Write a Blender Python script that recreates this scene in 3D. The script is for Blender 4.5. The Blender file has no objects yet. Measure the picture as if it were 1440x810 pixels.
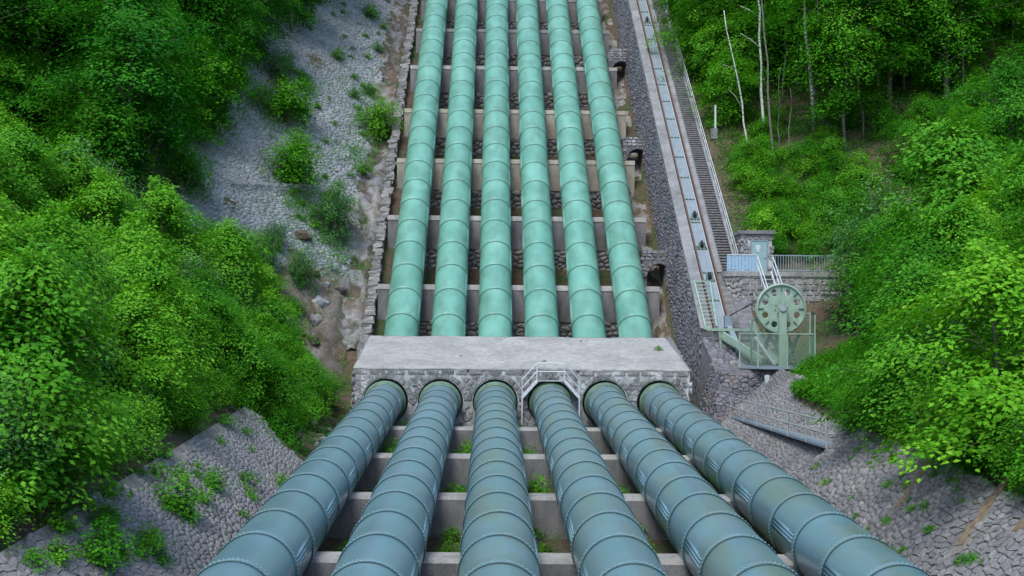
import bpy, math, random
import numpy as np
from mathutils import Vector, Matrix

R = math.radians
rnd = random.Random(7)
sc = bpy.context.scene
col = sc.collection

# ------------------------------------------------------------------ camera
F = 1800.0                      # focal length in pixels of the 1440 px wide photograph
PITCH, YAW, ROLL = R(2.0), R(-0.907), R(0.5)
cam_d = bpy.data.cameras.new('camera')
cam_d.sensor_width = 36.0
cam_d.lens = F / 1440 * 36
cam_d.clip_start = 0.5
cam_d.clip_end = 2000
cam = bpy.data.objects.new('camera', cam_d)
col.objects.link(cam)
CAMROT = Matrix.Rotation(YAW, 3, 'Z') @ Matrix.Rotation(R(90) + PITCH, 3, 'X') @ Matrix.Rotation(ROLL, 3, 'Z')
cam.matrix_world = CAMROT.to_4x4()
sc.camera = cam

# ------------------------------------------------------------------ light
world = bpy.data.worlds.new('World')
sc.world = world
world.use_nodes = True
wn = world.node_tree
bg = wn.nodes['Background']
sky = wn.nodes.new('ShaderNodeTexSky')
sky.sky_type = 'NISHITA'
sky.sun_disc = False
SUN_EL, SUN_AZ = R(58), R(205)   # azimuth clockwise from +Y
sky.sun_elevation = SUN_EL
sky.sun_rotation = SUN_AZ
sky.air_density = 1.0
sky.dust_density = 1.2
sky.ozone_density = 1.0
wn.links.new(sky.outputs[0], bg.inputs[0])
bg.inputs[1].default_value = 0.15
sun_d = bpy.data.lights.new('sun', 'SUN')
sun_d.energy = 1.5
sun_d.angle = R(25)
sun_d.color = (1.0, 0.98, 0.92)
sun = bpy.data.objects.new('sun', sun_d)
col.objects.link(sun)
sv = Vector((math.cos(SUN_EL) * math.sin(SUN_AZ), math.cos(SUN_EL) * math.cos(SUN_AZ), math.sin(SUN_EL)))
sun.rotation_euler = sv.to_track_quat('Z', 'Y').to_euler()
sun.location = sv * 100
sc.view_settings.view_transform = 'Standard'
sc.view_settings.look = 'None'
sc.view_settings.gamma = 1.0
sc.view_settings.use_curve_mapping = False
sc.view_settings.exposure = 1.05

# ------------------------------------------------------------------ geometry of the place
AU, AL = PITCH + math.atan(1228 / F), PITCH + math.atan(40 / F)
TU, TL = math.tan(AU), math.tan(AL)
HU, HL = 48.6, 7.8
PX = [0.25 + 3.0 * (i - 2) for i in range(6)]       # pipe axes
RU, RL = 1.08, 1.0                                   # radii above / below the anchor block
dU = Vector((0, math.cos(AU), math.sin(AU)))
dL = Vector((0, math.cos(AL), math.sin(AL)))
nU = Vector((0, -math.sin(AU), math.cos(AU)))
nL = Vector((0, -math.sin(AL), math.cos(AL)))
def axu(y): return TU * y - HU / math.cos(AU)
def axl(y): return TL * y - HL / math.cos(AL)
def bedu(y): return axu(y) - 2.2 / math.cos(AU)
def bedl(y): return axl(y) - 1.75
def tracku(y): return axu(y) + 4.0 / math.cos(AU)

def ray(px, py):
    return CAMROT @ Vector(((px - 720) / F, (405 - py) / F, -1.0))
def at_y(px, py, y):
    r = ray(px, py)
    return r * (y / r.y)
def on_plane(px, py, p0, n):
    r = ray(px, py)
    return r * (Vector(p0).dot(n) / r.dot(n))
CINV = CAMROT.transposed()
def project(p):
    q = CINV @ Vector(p)
    return (720 + F * q.x / -q.z, 405 - F * q.y / -q.z)

def smooth(a, b, t):
    t = max(0.0, min(1.0, (t - a) / (b - a)))
    return t * t * (3 - 2 * t)
def hnoise(x, y):
    return (math.sin(x * .37 + 1.3) * math.cos(y * .29 - .7) + .5 * math.sin(x * .9 + y * .7) + .35 * math.cos(x * 1.7 - y * 1.3 + 2))

def ground_z(x, y):
    bl, bu = bedl(y), bedu(y)
    bed = max(bl, bu)
    if x < -7.0:
        up = smooth(72, 80, y)
        d = -7.0 - x
        rl = .8 * min(d, 3.7) + .55 * max(0, d - 3.7)
        if 56 < y < 76:                                     # hollow beyond the end of the stone bank
            k = smooth(56, 59, y)
            rl2 = .15 * min(d, 2.2) + .95 * max(0, min(d, 7) - 2.2) + .55 * max(0, d - 7)
            rl = rl * (1 - k) + rl2 * k
        d2 = max(0, -9.6 - x)
        ru = .75 * min(d2, 10) + .5 * max(0, d2 - 10)
        rise = rl * (1 - up) + ru * up
        return bed + rise + .18 * hnoise(x, y) * smooth(1.5, 5, d)
    if x > 11.0:
        d = x - 11.0
        off = smooth(50, 51, y) * .9
        bank = bl + .9 * max(0, min(d - off, 3.2)) + .72 * max(0, d - 3.2)
        bank -= (.40 * max(0, min(d - 4.1, 3.4)) + .5 * smooth(3, 4.2, d) * smooth(60, 65, y)) * smooth(52, 58, y)
        if d > 14: bank -= .25 * (d - 14)
        hill = tracku(y) - .5 + .16 * max(0, min(x - 16, 9)) + .42 * max(0, x - 25)
        if x < 12.5: hill = bed
        k = smooth(69, 79, y)
        return bank * (1 - k) + hill * k + .2 * hnoise(x, y) * smooth(3.5, 7, d)
    if bu >= bl and -8.0 < x < 11.0: bed -= 1.5 * smooth(77, 79, y)
    return bed

# ------------------------------------------------------------------ materials
MATS = {}
def mat(name, build):
    if name in MATS: return MATS[name]
    m = bpy.data.materials.new(name)
    m.use_nodes = True
    nt = m.node_tree
    build(nt, nt.nodes['Principled BSDF'])
    MATS[name] = m
    return m
def N(nt, t, **kw):
    n = nt.nodes.new(t)
    for k, v in kw.items():
        if k.startswith('i_'):
            n.inputs[k[2:].replace('_', ' ')].default_value = v
        else: setattr(n, k, v)
    return n
def ramp(nt, fac, stops):
    r = nt.nodes.new('ShaderNodeValToRGB')
    e = r.color_ramp.elements
    while len(e) < len(stops): e.new(.5)
    for q, (p, c) in zip(e, stops):
        q.position = p
        q.color = (*c, 1)
    nt.links.new(fac, r.inputs[0])
    return r.outputs[0]
def mix(nt, fac, a, b, mode='MIX'):
    m = nt.nodes.new('ShaderNodeMix')
    m.data_type = 'RGBA'
    m.blend_type = mode
    if isinstance(fac, float): m.inputs[0].default_value = fac
    else: nt.links.new(fac, m.inputs[0])
    for s, v in ((6, a), (7, b)):
        if isinstance(v, tuple): m.inputs[s].default_value = (*v, 1)
        else: nt.links.new(v, m.inputs[s])
    return m.outputs[2]
def coords(nt, world=True):
    if world:
        return nt.nodes.new('ShaderNodeNewGeometry').outputs['Position']
    return nt.nodes.new('ShaderNodeTexCoord').outputs['Object']
def noise(nt, vec, scale, detail=4, rough=.6, stretch=None):
    if stretch:
        mp = nt.nodes.new('ShaderNodeMapping')
        mp.inputs['Scale'].default_value = stretch
        nt.links.new(vec, mp.inputs['Vector'])
        vec = mp.outputs[0]
    n = nt.nodes.new('ShaderNodeTexNoise')
    n.inputs['Scale'].default_value = scale
    n.inputs['Detail'].default_value = detail
    n.inputs['Roughness'].default_value = rough
    nt.links.new(vec, n.inputs['Vector'])
    return n.outputs[0]
def bump(nt, bs, h, strength, dist):
    b = nt.nodes.new('ShaderNodeBump')
    b.inputs['Strength'].default_value = strength
    b.inputs['Distance'].default_value = dist
    nt.links.new(h, b.inputs['Height'])
    nt.links.new(b.outputs[0], bs.inputs['Normal'])
def math_n(nt, op, a, b):
    m = nt.nodes.new('ShaderNodeMath')
    m.operation = op
    for i, v in enumerate((a, b)):
        if isinstance(v, (int, float)): m.inputs[i].default_value = v
        else: nt.links.new(v, m.inputs[i])
    return m.outputs[0]
def tint_of(nt):
    a = N(nt, 'ShaderNodeAttribute', attribute_name='tint')
    o = N(nt, 'ShaderNodeObjectInfo')
    s = math_n(nt, 'ADD', a.outputs['Fac'], o.outputs['Random'])
    return math_n(nt, 'FRACT', s, 0.0)

def plain(name, c, rough=.6, metal=0.0, var=.25, scale=6.0, bmp=0.0):
    def b(nt, bs):
        p = coords(nt)
        n = noise(nt, p, scale)
        lo = tuple(v * (1 - var) for v in c); hi = tuple(min(1, v * (1 + var)) for v in c)
        nt.links.new(ramp(nt, n, [(.3, lo), (.7, hi)]), bs.inputs['Base Color'])
        bs.inputs['Roughness'].default_value = rough
        bs.inputs['Metallic'].default_value = metal
        if bmp: bump(nt, bs, n, .5, bmp)
    return mat(name, b)

def pipe_paint(name, base, fade, dirt, rough, dirt_amt, coat):
    def b(nt, bs):
        p = coords(nt)
        big = noise(nt, p, .55, 5, .65)
        o = N(nt, 'ShaderNodeObjectInfo')
        per = ramp(nt, o.outputs['Random'], [(0, (.9, .92, .92)), (1, (1.07, 1.05, 1.05))])
        c = ramp(nt, big, [(.32, base), (.68, fade)])
        c = mix(nt, 1.0, c, per, 'MULTIPLY')
        lo = coords(nt, False)
        st = noise(nt, p, .8, 3, .55, (1.4, .3, 1.0))
        f = math_n(nt, 'MULTIPLY', ramp(nt, st, [(.42, (0, 0, 0)), (.75, (1, 1, 1))]), dirt_amt)
        c = mix(nt, f, c, dirt)
        fine = noise(nt, p, 14, 5, .7)
        spk = ramp(nt, fine, [(.66, (0, 0, 0)), (.74, (1, 1, 1))])
        c = mix(nt, math_n(nt, 'MULTIPLY', spk, .10), c, tuple(v * .55 for v in dirt))
        nt.links.new(c, bs.inputs['Base Color'])
        rr = ramp(nt, big, [(.3, (rough - .06,) * 3), (.7, (rough + .1,) * 3)])
        nt.links.new(rr, bs.inputs['Roughness'])
        bs.inputs['Coat Weight'].default_value = coat
        bs.inputs['Coat Roughness'].default_value = .3
        bump(nt, bs, noise(nt, p, 1.3, 3, .5), .25, .03)
    return mat(name, b)

M_MINT = pipe_paint('mint_paint', (.118, .315, .245), (.16, .375, .30), (.08, .19, .14), .42, .8, .1)
M_TEAL = pipe_paint('teal_paint', (.105, .205, .252), (.132, .243, .292), (.115, .19, .185), .34, .5, .5)
M_TEALD = pipe_paint('stained_teal_paint', (.105, .198, .232), (.132, .24, .282), (.14, .18, .11), .34, .8, .5)
M_RIVL = plain('sky_glint_rivet_teal', (.14, .25, .275), .4)  # lightened teal: the sky glint on the rivet heads is painted in
M_RIVU = plain('sky_glint_rivet_mint', (.2, .42, .34), .4)  # mint made paler than the pipe, sky highlight put into the rivet colour
M_SEAMU = plain('seam_green', (.06, .17, .14), .6)
M_SEAML = plain('seam_teal', (.03, .075, .07), .5)
M_COLLAR = plain('collar_green', (.09, .16, .11), .5, var=.4, scale=3)

def stone_mat(name, cols, moss=(.06, .08, .03), moss_amt=.35, stain=None, sc_=9, st_lo=.55, st_amt=.6):
    def b(nt, bs):
        p = coords(nt)
        t = tint_of(nt)
        k = len(cols) - 1
        c = ramp(nt, t, [(i / k, q) for i, q in enumerate(cols)])
        n = noise(nt, p, sc_, 6, .7)
        c = mix(nt, 1.0, c, ramp(nt, n, [(.25, (.55, .55, .55)), (.75, (1.35, 1.35, 1.35))]), 'MULTIPLY')
        c = mix(nt, 1.0, c, ramp(nt, noise(nt, p, .28, 4, .6), [(.3, (.72, .73, .76)), (.7, (1.22, 1.2, 1.16))]), 'MULTIPLY')
        g = noise(nt, p, .7, 5, .7)
        c = mix(nt, math_n(nt, 'MULTIPLY', ramp(nt, g, [(.52, (0, 0, 0)), (.72, (1, 1, 1))]), moss_amt), c, moss)
        if stain:
            s = noise(nt, p, 1.1, 4, .6, (1, .6, .35))
            c = mix(nt, math_n(nt, 'MULTIPLY', ramp(nt, s, [(st_lo, (0, 0, 0)), (st_lo + .16, (1, 1, 1))]), st_amt), c, stain)
        nt.links.new(c, bs.inputs['Base Color'])
        bs.inputs['Roughness'].default_value = .9
        fn = noise(nt, p, sc_ * 3.2, 4, .7)
        c2 = mix(nt, 1.0, c, ramp(nt, fn, [(.3, (.78, .78, .78)), (.7, (1.2, 1.2, 1.2))]), 'MULTIPLY')
        nt.links.new(c2, bs.inputs['Base Color'])
        bump(nt, bs, math_n(nt, 'ADD', n, math_n(nt, 'MULTIPLY', fn, .5)), .9, .07)
    return mat(name, b)
M_STONE = stone_mat('grey_rubble', [(.185, .182, .19), (.225, .222, .228), (.26, .255, .258), (.205, .202, .208), (.32, .312, .305)], moss_amt=.4, stain=(.20, .175, .14))
M_STONEL = stone_mat('grey_pitching', [(.21, .208, .214), (.24, .238, .242), (.275, .27, .272)], moss_amt=.5, sc_=6)
M_STONEU = stone_mat('weathered_cladding', [(.21, .235, .25), (.28, .305, .315), (.33, .35, .355), (.24, .265, .275)], moss=(.05, .09, .03), moss_amt=.55)
M_STONED = stone_mat('dark_masonry', [(.12, .12, .145), (.175, .175, .205), (.23, .23, .26), (.145, .145, .17)], moss_amt=.25, stain=(.26, .19, .15))
M_STONEB = stone_mat('block_masonry', [(.15, .155, .155), (.22, .225, .225), (.28, .28, .28), (.19, .195, .19)], moss_amt=.3, stain=(.55, .56, .57), st_lo=.5, st_amt=.8)
M_STONEW = stone_mat('pale_masonry', [(.28, .275, .26), (.36, .35, .335), (.22, .22, .22), (.42, .41, .39)], moss_amt=.1)
M_ROCK = stone_mat('brown_rock', [(.09, .06, .035), (.17, .15, .13), (.06, .042, .028), (.25, .25, .255), (.12, .082, .05)], moss=(.05, .09, .02), moss_amt=.75, stain=(.34, .35, .36), sc_=6, st_lo=.6)
M_MORTAR = plain('mortar', (.30, .30, .30), .95, var=.4, scale=4)
M_MORTARW = plain('limey_mortar', (.36, .37, .37), .95, var=.55, scale=1.6)
M_MORTARD = plain('dark_mortar', (.13, .13, .14), .95, var=.4, scale=3)
M_EARTHJOINT = plain('earth_joint', (.15, .145, .135), .95, var=.5, scale=3)

def concrete(name, c, dark, scale=1.2, streak=(1, 1, .3)):
    def b(nt, bs):
        p = coords(nt)
        a = noise(nt, p, scale, 8, .7, streak)
        f = noise(nt, p, 18, 5, .75)
        cc = ramp(nt, a, [(.3, dark), (.5, tuple((u + v) / 2 for u, v in zip(c, dark))), (.68, c)])
        cc = mix(nt, 1.0, cc, ramp(nt, f, [(.3, (.7, .7, .7)), (.7, (1.2, 1.2, 1.2))]), 'MULTIPLY')
        cc = mix(nt, 1.0, cc, ramp(nt, noise(nt, p, .45, 6, .7), [(.32, (.74, .75, .74)), (.6, (1.08, 1.08, 1.08))]), 'MULTIPLY')
        nt.links.new(cc, bs.inputs['Base Color'])
        bs.inputs['Roughness'].default_value = .9
        bump(nt, bs, f, .7, .03)
    return mat(name, b)
M_CONC = concrete('grey_concrete', (.24, .24, .245), (.10, .10, .105))
M_CONCC = concrete('pale_concrete', (.36, .355, .34), (.20, .20, .19), 2)
M_CONCW = concrete('warm_concrete', (.38, .355, .29), (.22, .205, .175), 1.5)
M_CONCS = concrete('stair_concrete', (.27, .275, .28), (.16, .165, .17), 2)
M_ROOF = concrete('rough_concrete', (.39, .385, .37), (.235, .24, .23), 3.5, (1, 1, 1))
M_FOOT = stone_mat('foot_masonry', [(.19, .19, .20), (.26, .255, .255), (.33, .32, .31)], moss_amt=.35, stain=(.24, .18, .13))

def ground_mat():
    def b(nt, bs):
        p = coords(nt)
        a = noise(nt, p, .35, 6, .7)
        f = noise(nt, p, 5, 6, .75)
        c = ramp(nt, f, [(.25, (.035, .024, .016)), (.5, (.11, .075, .05)), (.75, (.19, .135, .10))])
        g = ramp(nt, f, [(.3, (.018, .04, .010)), (.7, (.06, .12, .025))])
        c = mix(nt, ramp(nt, a, [(.45, (0, 0, 0)), (.6, (1, 1, 1))]), c, g)
        nt.links.new(c, bs.inputs['Base Color'])
        bs.inputs['Roughness'].default_value = .95
        bump(nt, bs, f, 1.0, .15)
    return mat('woodland_floor', b)
M_GROUND = ground_mat()
M_RUST = plain('rusty_rail', (.115, .062, .045), .8, var=.5, scale=20)
M_STEELB = plain('blue_grey_steel', (.20, .25, .29), .5, var=.12, scale=2)
M_GREENM = plain('sage_green_steel', (.25, .35, .28), .5, var=.15, scale=3)
M_GREEND = plain('dark_green_steel', (.09, .16, .12), .55, var=.25, scale=3)
M_WHITE = plain('white_galvanised', (.48, .52, .54), .5, var=.1)
M_BLUEP = plain('pale_blue_panel', (.27, .40, .53), .5, var=.08)
M_DOOR = plain('pale_teal_door', (.22, .35, .35), .5, var=.06)
M_DARK = plain('dark_hollow', (.02, .02, .022), .9)
M_GALV = plain('galvanised_steel', (.36, .40, .40), .5, metal=.3, var=.15)
M_PLANK = plain('weathered_plank', (.16, .155, .155), .9, var=.4, scale=5, bmp=.02)
M_BROWN = plain('brown_silt', (.16, .115, .075), .95, var=.5, scale=7, bmp=.04)
def wire_mat():
    def b(nt, bs):
        # chain-link seen from 70 m: open mesh
        p = coords(nt)
        sep = nt.nodes.new('ShaderNodeSeparateXYZ'); nt.links.new(p, sep.inputs[0])
        s1 = math_n(nt, 'ADD', math_n(nt, 'ADD', sep.outputs[0], sep.outputs[1]), sep.outputs[2])
        s2 = math_n(nt, 'SUBTRACT', math_n(nt, 'ADD', sep.outputs[0], sep.outputs[1]), sep.outputs[2])
        f1 = math_n(nt, 'LESS_THAN', math_n(nt, 'FRACT', math_n(nt, 'MULTIPLY', s1, 14), 0), .16)
        f2 = math_n(nt, 'LESS_THAN', math_n(nt, 'FRACT', math_n(nt, 'MULTIPLY', s2, 14), 0), .16)
        nt.links.new(math_n(nt, 'MAXIMUM', f1, f2), bs.inputs['Alpha'])
        bs.inputs['Base Color'].default_value = (.16, .26, .18, 1)
        bs.inputs['Roughness'].default_value = .6
    return mat('wire_mesh', b)
M_WIRE = wire_mat()

def leaf_mat(name, c0, c1, c2, trans=.35):
    def b(nt, bs):
        t = N(nt, 'ShaderNodeAttribute', attribute_name='tint').outputs['Fac']
        o = N(nt, 'ShaderNodeObjectInfo').outputs['Random']
        c = ramp(nt, t, [(0, c0), (.55, c1), (1, c2)])
        v = ramp(nt, o, [(0, (.6, .78, .8)), (.5, (1, 1, 1)), (1, (1.2, 1.1, .85))])
        c = mix(nt, 1.0, c, v, 'MULTIPLY')
        nt.links.new(c, bs.inputs['Base Color'])
        bs.inputs['Roughness'].default_value = .5
        bs.inputs['Specular IOR Level'].default_value = .08
        tr = nt.nodes.new('ShaderNodeBsdfTranslucent')
        nt.links.new(mix(nt, 1.0, c, (1.15, 1.25, .55), 'MULTIPLY'), tr.inputs[0])
        ms = nt.nodes.new('ShaderNodeMixShader')
        ms.inputs[0].default_value = trans
        nt.links.new(bs.outputs[0], ms.inputs[1])
        nt.links.new(tr.outputs[0], ms.inputs[2])
        nt.links.new(ms.outputs[0], nt.nodes['Material Output'].inputs[0])
    return mat(name, b)
L_DARK = leaf_mat('deep_green_leaves', (.018, .12, .007), (.042, .215, .012), (.10, .34, .02))
L_MID = leaf_mat('mid_green_leaves', (.03, .15, .008), (.065, .26, .012), (.13, .37, .022))
L_BRIGHT = leaf_mat('bright_green_leaves', (.05, .21, .012), (.105, .335, .02), (.18, .43, .035))
L_BLUE = leaf_mat('grey_green_leaves', (.04, .15, .035), (.085, .24, .055), (.15, .33, .085))
L_FLOWER = plain('white_blossom', (.75, .78, .7), .7)
M_BARK = plain('grey_bark', (.13, .12, .10), .9, var=.4, scale=5)
def birch():
    def b(nt, bs):
        p = coords(nt)
        n = noise(nt, p, 3, 5, .7, (1, 1, 3))
        nt.links.new(ramp(nt, n, [(.36, (.06, .06, .05)), (.46, (.5, .5, .46)), (.7, (.66, .65, .6))]), bs.inputs['Base Color'])
        bs.inputs['Roughness'].default_value = .8
    return mat('birch_bark', b)
M_BIRCH = birch()

# ------------------------------------------------------------------ builders
def tag(o, label=None, cat=None, group=None, kind=None):
    if label: o['label'] = label
    if cat: o['category'] = cat
    if group: o['group'] = group
    if kind: o['kind'] = kind
    return o
def empty(name, loc, label, cat, group=None):
    o = bpy.data.objects.new(name, None)
    o.empty_display_size = .2
    o.location = loc
    col.objects.link(o)
    return tag(o, label, cat, group)
def wloc(o):
    v = Vector((0, 0, 0))
    while o is not None:
        v = v + o.location
        o = o.parent
    return v
def link(name, me, parent=None, loc=None):
    o = bpy.data.objects.new(name, me)
    if parent is not None: o.parent = parent
    if loc is not None: o.location = loc
    col.objects.link(o)
    return o
def copy_tree(src, loc, rz=0.0, s=1.0, tilt=(0, 0)):
    c = src.copy()
    col.objects.link(c)
    c.location = loc
    c.rotation_euler = (tilt[0], tilt[1], rz)
    c.scale = s if isinstance(s, tuple) else (s, s, s)
    for ch in src.children:
        d = ch.copy()
        col.objects.link(d)
        d.parent = c
        for g in ch.children:
            e = g.copy(); col.objects.link(e); e.parent = d
    return c

class MB:
    def __init__(self): self.v = []; self.f = []
    def add(self, vs, fs):
        b = len(self.v)
        self.v += [tuple(p) for p in vs]
        self.f += [tuple(b + i for i in q) for q in fs]
        return self
    def box(self, c, s, rot=None):
        c = Vector(c)
        vs = []
        for dx in (-.5, .5):
            for dy in (-.5, .5):
                for dz in (-.5, .5):
                    p = Vector((dx * s[0], dy * s[1], dz * s[2]))
                    if rot is not None: p = rot @ p
                    vs.append(c + p)
        return self.add(vs, [(0, 1, 3, 2), (4, 6, 7, 5), (0, 4, 5, 1), (2, 3, 7, 6), (0, 2, 6, 4), (1, 5, 7, 3)])
    def bar(self, a, b, w, h=None, up=Vector((0, 0, 1))):
        a, b = Vector(a), Vector(b)
        d = (b - a)
        L = d.length
        d.normalize()
        s = d.cross(up)
        if s.length < 1e-4: s = d.cross(Vector((0, 1, 0)))
        s.normalize()
        u = s.cross(d)
        rot = Matrix((s, d, u)).transposed()
        return self.box((a + b) / 2, (w, L, h or w), rot)
    def prism(self, prof, x0, x1):           # profile in (y, z), extruded along x
        n = len(prof)
        vs = [(x0, y, z) for y, z in prof] + [(x1, y, z) for y, z in prof]
        fs = [tuple(range(n)), tuple(range(2 * n - 1, n - 1, -1))]
        fs += [(i, n + i, n + (i + 1) % n, (i + 1) % n) for i in range(n)]
        return self.add(vs, fs)
    def tube(self, pts, rad, n=8, caps=True):
        pts = [Vector(p) for p in pts]
        rs = rad if isinstance(rad, (list, tuple)) else [rad] * len(pts)
        b = len(self.v)
        for i, p in enumerate(pts):
            d = (pts[min(i + 1, len(pts) - 1)] - pts[max(i - 1, 0)]).normalized()
            a = d.cross(Vector((0, 0, 1)))
            if a.length < 1e-3: a = d.cross(Vector((1, 0, 0)))
            a.normalize()
            c = a.cross(d)
            for k in range(n):
                t = 2 * math.pi * k / n
                self.v.append(tuple(p + (a * math.cos(t) + c * math.sin(t)) * rs[i]))
        for i in range(len(pts) - 1):
            for k in range(n):
                self.f.append((b + i * n + k, b + i * n + (k + 1) % n, b + (i + 1) * n + (k + 1) % n, b + (i + 1) * n + k))
        if caps:
            self.f.append(tuple(b + k for k in range(n))[::-1])
            self.f.append(tuple(b + (len(pts) - 1) * n + k for k in range(n)))
        return self
    def mesh(self, name, m, off=Vector((0, 0, 0)), smooth_=False):
        me = bpy.data.meshes.new(name)
        o = Vector(off)
        me.from_pydata([(a - o.x, b - o.y, c - o.z) for a, b, c in self.v], [], self.f)
        me.materials.append(m)
        me.update()
        import bmesh
        bm = bmesh.new(); bm.from_mesh(me)
        bmesh.ops.recalc_face_normals(bm, faces=bm.faces)
        bm.to_mesh(me); bm.free()
        if smooth_:
            me.polygons.foreach_set('use_smooth', [True] * len(me.polygons))
        return me
    def build(self, name, m, parent=None, smooth_=False):
        return link(name, self.mesh(name, m, wloc(parent) if parent is not None else Vector((0, 0, 0)), smooth_), parent)

def np_mesh(name, V, Fq, m, tint=None):
    me = bpy.data.meshes.new(name)
    V = np.asarray(V, np.float32); Fq = np.asarray(Fq, np.int32)
    k = Fq.shape[1]
    me.vertices.add(len(V)); me.vertices.foreach_set('co', V.ravel())
    me.loops.add(Fq.size); me.loops.foreach_set('vertex_index', Fq.ravel())
    me.polygons.add(len(Fq))
    me.polygons.foreach_set('loop_start', np.arange(0, Fq.size, k, dtype=np.int32))
    me.polygons.foreach_set('loop_total', np.full(len(Fq), k, np.int32))
    me.materials.append(m)
    if tint is not None:
        a = me.attributes.new('tint', 'FLOAT', 'POINT')
        a.data.foreach_set('value', np.asarray(tint, np.float32))
    me.update(calc_edges=True)
    me.validate()
    return me

# ---- masonry: stones laid in uneven courses over a plane patch
def layout(U, V, hmin, hmax, wmin, wmax, rg):
    out = []
    v = 0.0
    while v < V:
        h = rg.uniform(hmin, hmax)
        u = -rg.uniform(0, wmax)
        while u < U:
            w = rg.uniform(wmin, wmax) * (h / ((hmin + hmax) / 2)) ** .5
            out.append((u + w / 2, v + h / 2, w, h))
            u += w
        v += h
    return out
QF = [(4, 5, 6, 7), (0, 1, 5, 4), (1, 2, 6, 5), (2, 3, 7, 6), (3, 0, 4, 7)]
def stone_verts(w, h, t, rg, jit=.12, inset=.16):
    a, b = w / 2, h / 2
    vs = []
    for sx, sy in ((-1, -1), (1, -1), (1, 1), (-1, 1)):
        vs.append((sx * a * (1 + rg.uniform(-jit, jit) * .6), sy * b * (1 + rg.uniform(-jit, jit) * .6), -.10))
    for sx, sy in ((-1, -1), (1, -1), (1, 1), (-1, 1)):
        vs.append((sx * (a - inset * min(a, b) * rg.uniform(.6, 1.6)) + rg.uniform(-jit, jit) * a * .5, sy * (b - inset * min(a, b) * rg.uniform(.6, 1.6)) + rg.uniform(-jit, jit) * b * .5, t * rg.uniform(.6, 1.4)))
    return vs
STONE_PROTO = {}
def stone_protos(m):
    if m.name not in STONE_PROTO:
        rg = random.Random(5)
        L = []
        for i in range(10):
            vs = stone_verts(1, 1, 1, rg, .16, .22)
            vs = [(x, y, -1.0 if k < 4 else z) for k, (x, y, z) in enumerate(vs)]
            me = bpy.data.meshes.new('stone')
            me.from_pydata(vs, [], QF)
            me.materials.append(m); me.update()
            L.append(me)
        STONE_PROTO[m.name] = L
    return STONE_PROTO[m.name]
def masonry(parent, O, eu, ev, U, V, m, hs=(.3, .45), ws=(.35, .7), t=.07, gap=.03, seed=1, inside=None, n_ind=300, name='stone', field='stone_field', jit=.14):
    rg = random.Random(seed)
    O = Vector(O); eu = Vector(eu).normalized(); ev = Vector(ev).normalized()
    en = eu.cross(ev).normalized()
    if en.dot(-O - eu * U / 2 - ev * V / 2) < 0: en = -en
    pl = wloc(parent)
    items = []
    for (u, v, w, h) in layout(U, V, hs[0], hs[1], ws[0], ws[1], rg):
        if u - w / 2 < -.05 or u + w / 2 > U + .15 or v + h / 2 > V + .05: 
            if u < 0 or u > U: continue
        if inside and not inside(u, v): continue
        p = O + eu * u + ev * v
        px, py = project(p)
        vis = (-30 < px < 1470 and -30 < py < 840)
        d = p.length
        items.append((0 if vis else 1, d / (w * h) ** .5, p, w - gap, h - gap))
    items.sort(key=lambda q: (q[0], q[1]))
    rot = Matrix((eu, ev, en)).transposed()
    protos = stone_protos(m)
    for (_, _, p, w, h) in items[:n_ind]:
        o = link(name, rg.choice(protos), parent)
        rz = Matrix.Rotation(rg.uniform(-.09, .09) + rg.choice((0, math.pi)), 3, 'Z')
        tilt = Matrix.Rotation(rg.uniform(-.06, .06), 3, 'X') @ Matrix.Rotation(rg.uniform(-.06, .06), 3, 'Y')
        M = (rot @ tilt @ rz @ Matrix.Diagonal((w, h, t * rg.uniform(.6, 1.5)))).to_4x4()
        M.translation = p - pl
        o.matrix_basis = M
    rest = items[n_ind:]
    if rest:
        V_, F_, T_ = [], [], []
        for (_, _, p, w, h) in rest:
            b = len(V_)
            for x, y, z in stone_verts(w, h, t, rg, jit):
                q = p + eu * x + ev * y + en * z - pl
                V_.append((q.x, q.y, q.z))
            F_ += [tuple(b + i for i in f) for f in QF]
            T_ += [rg.random()] * 8
        o = link(field, np_mesh(field, V_, F_, m, T_), parent)
        tag(o, kind='stuff')
    return en

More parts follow.
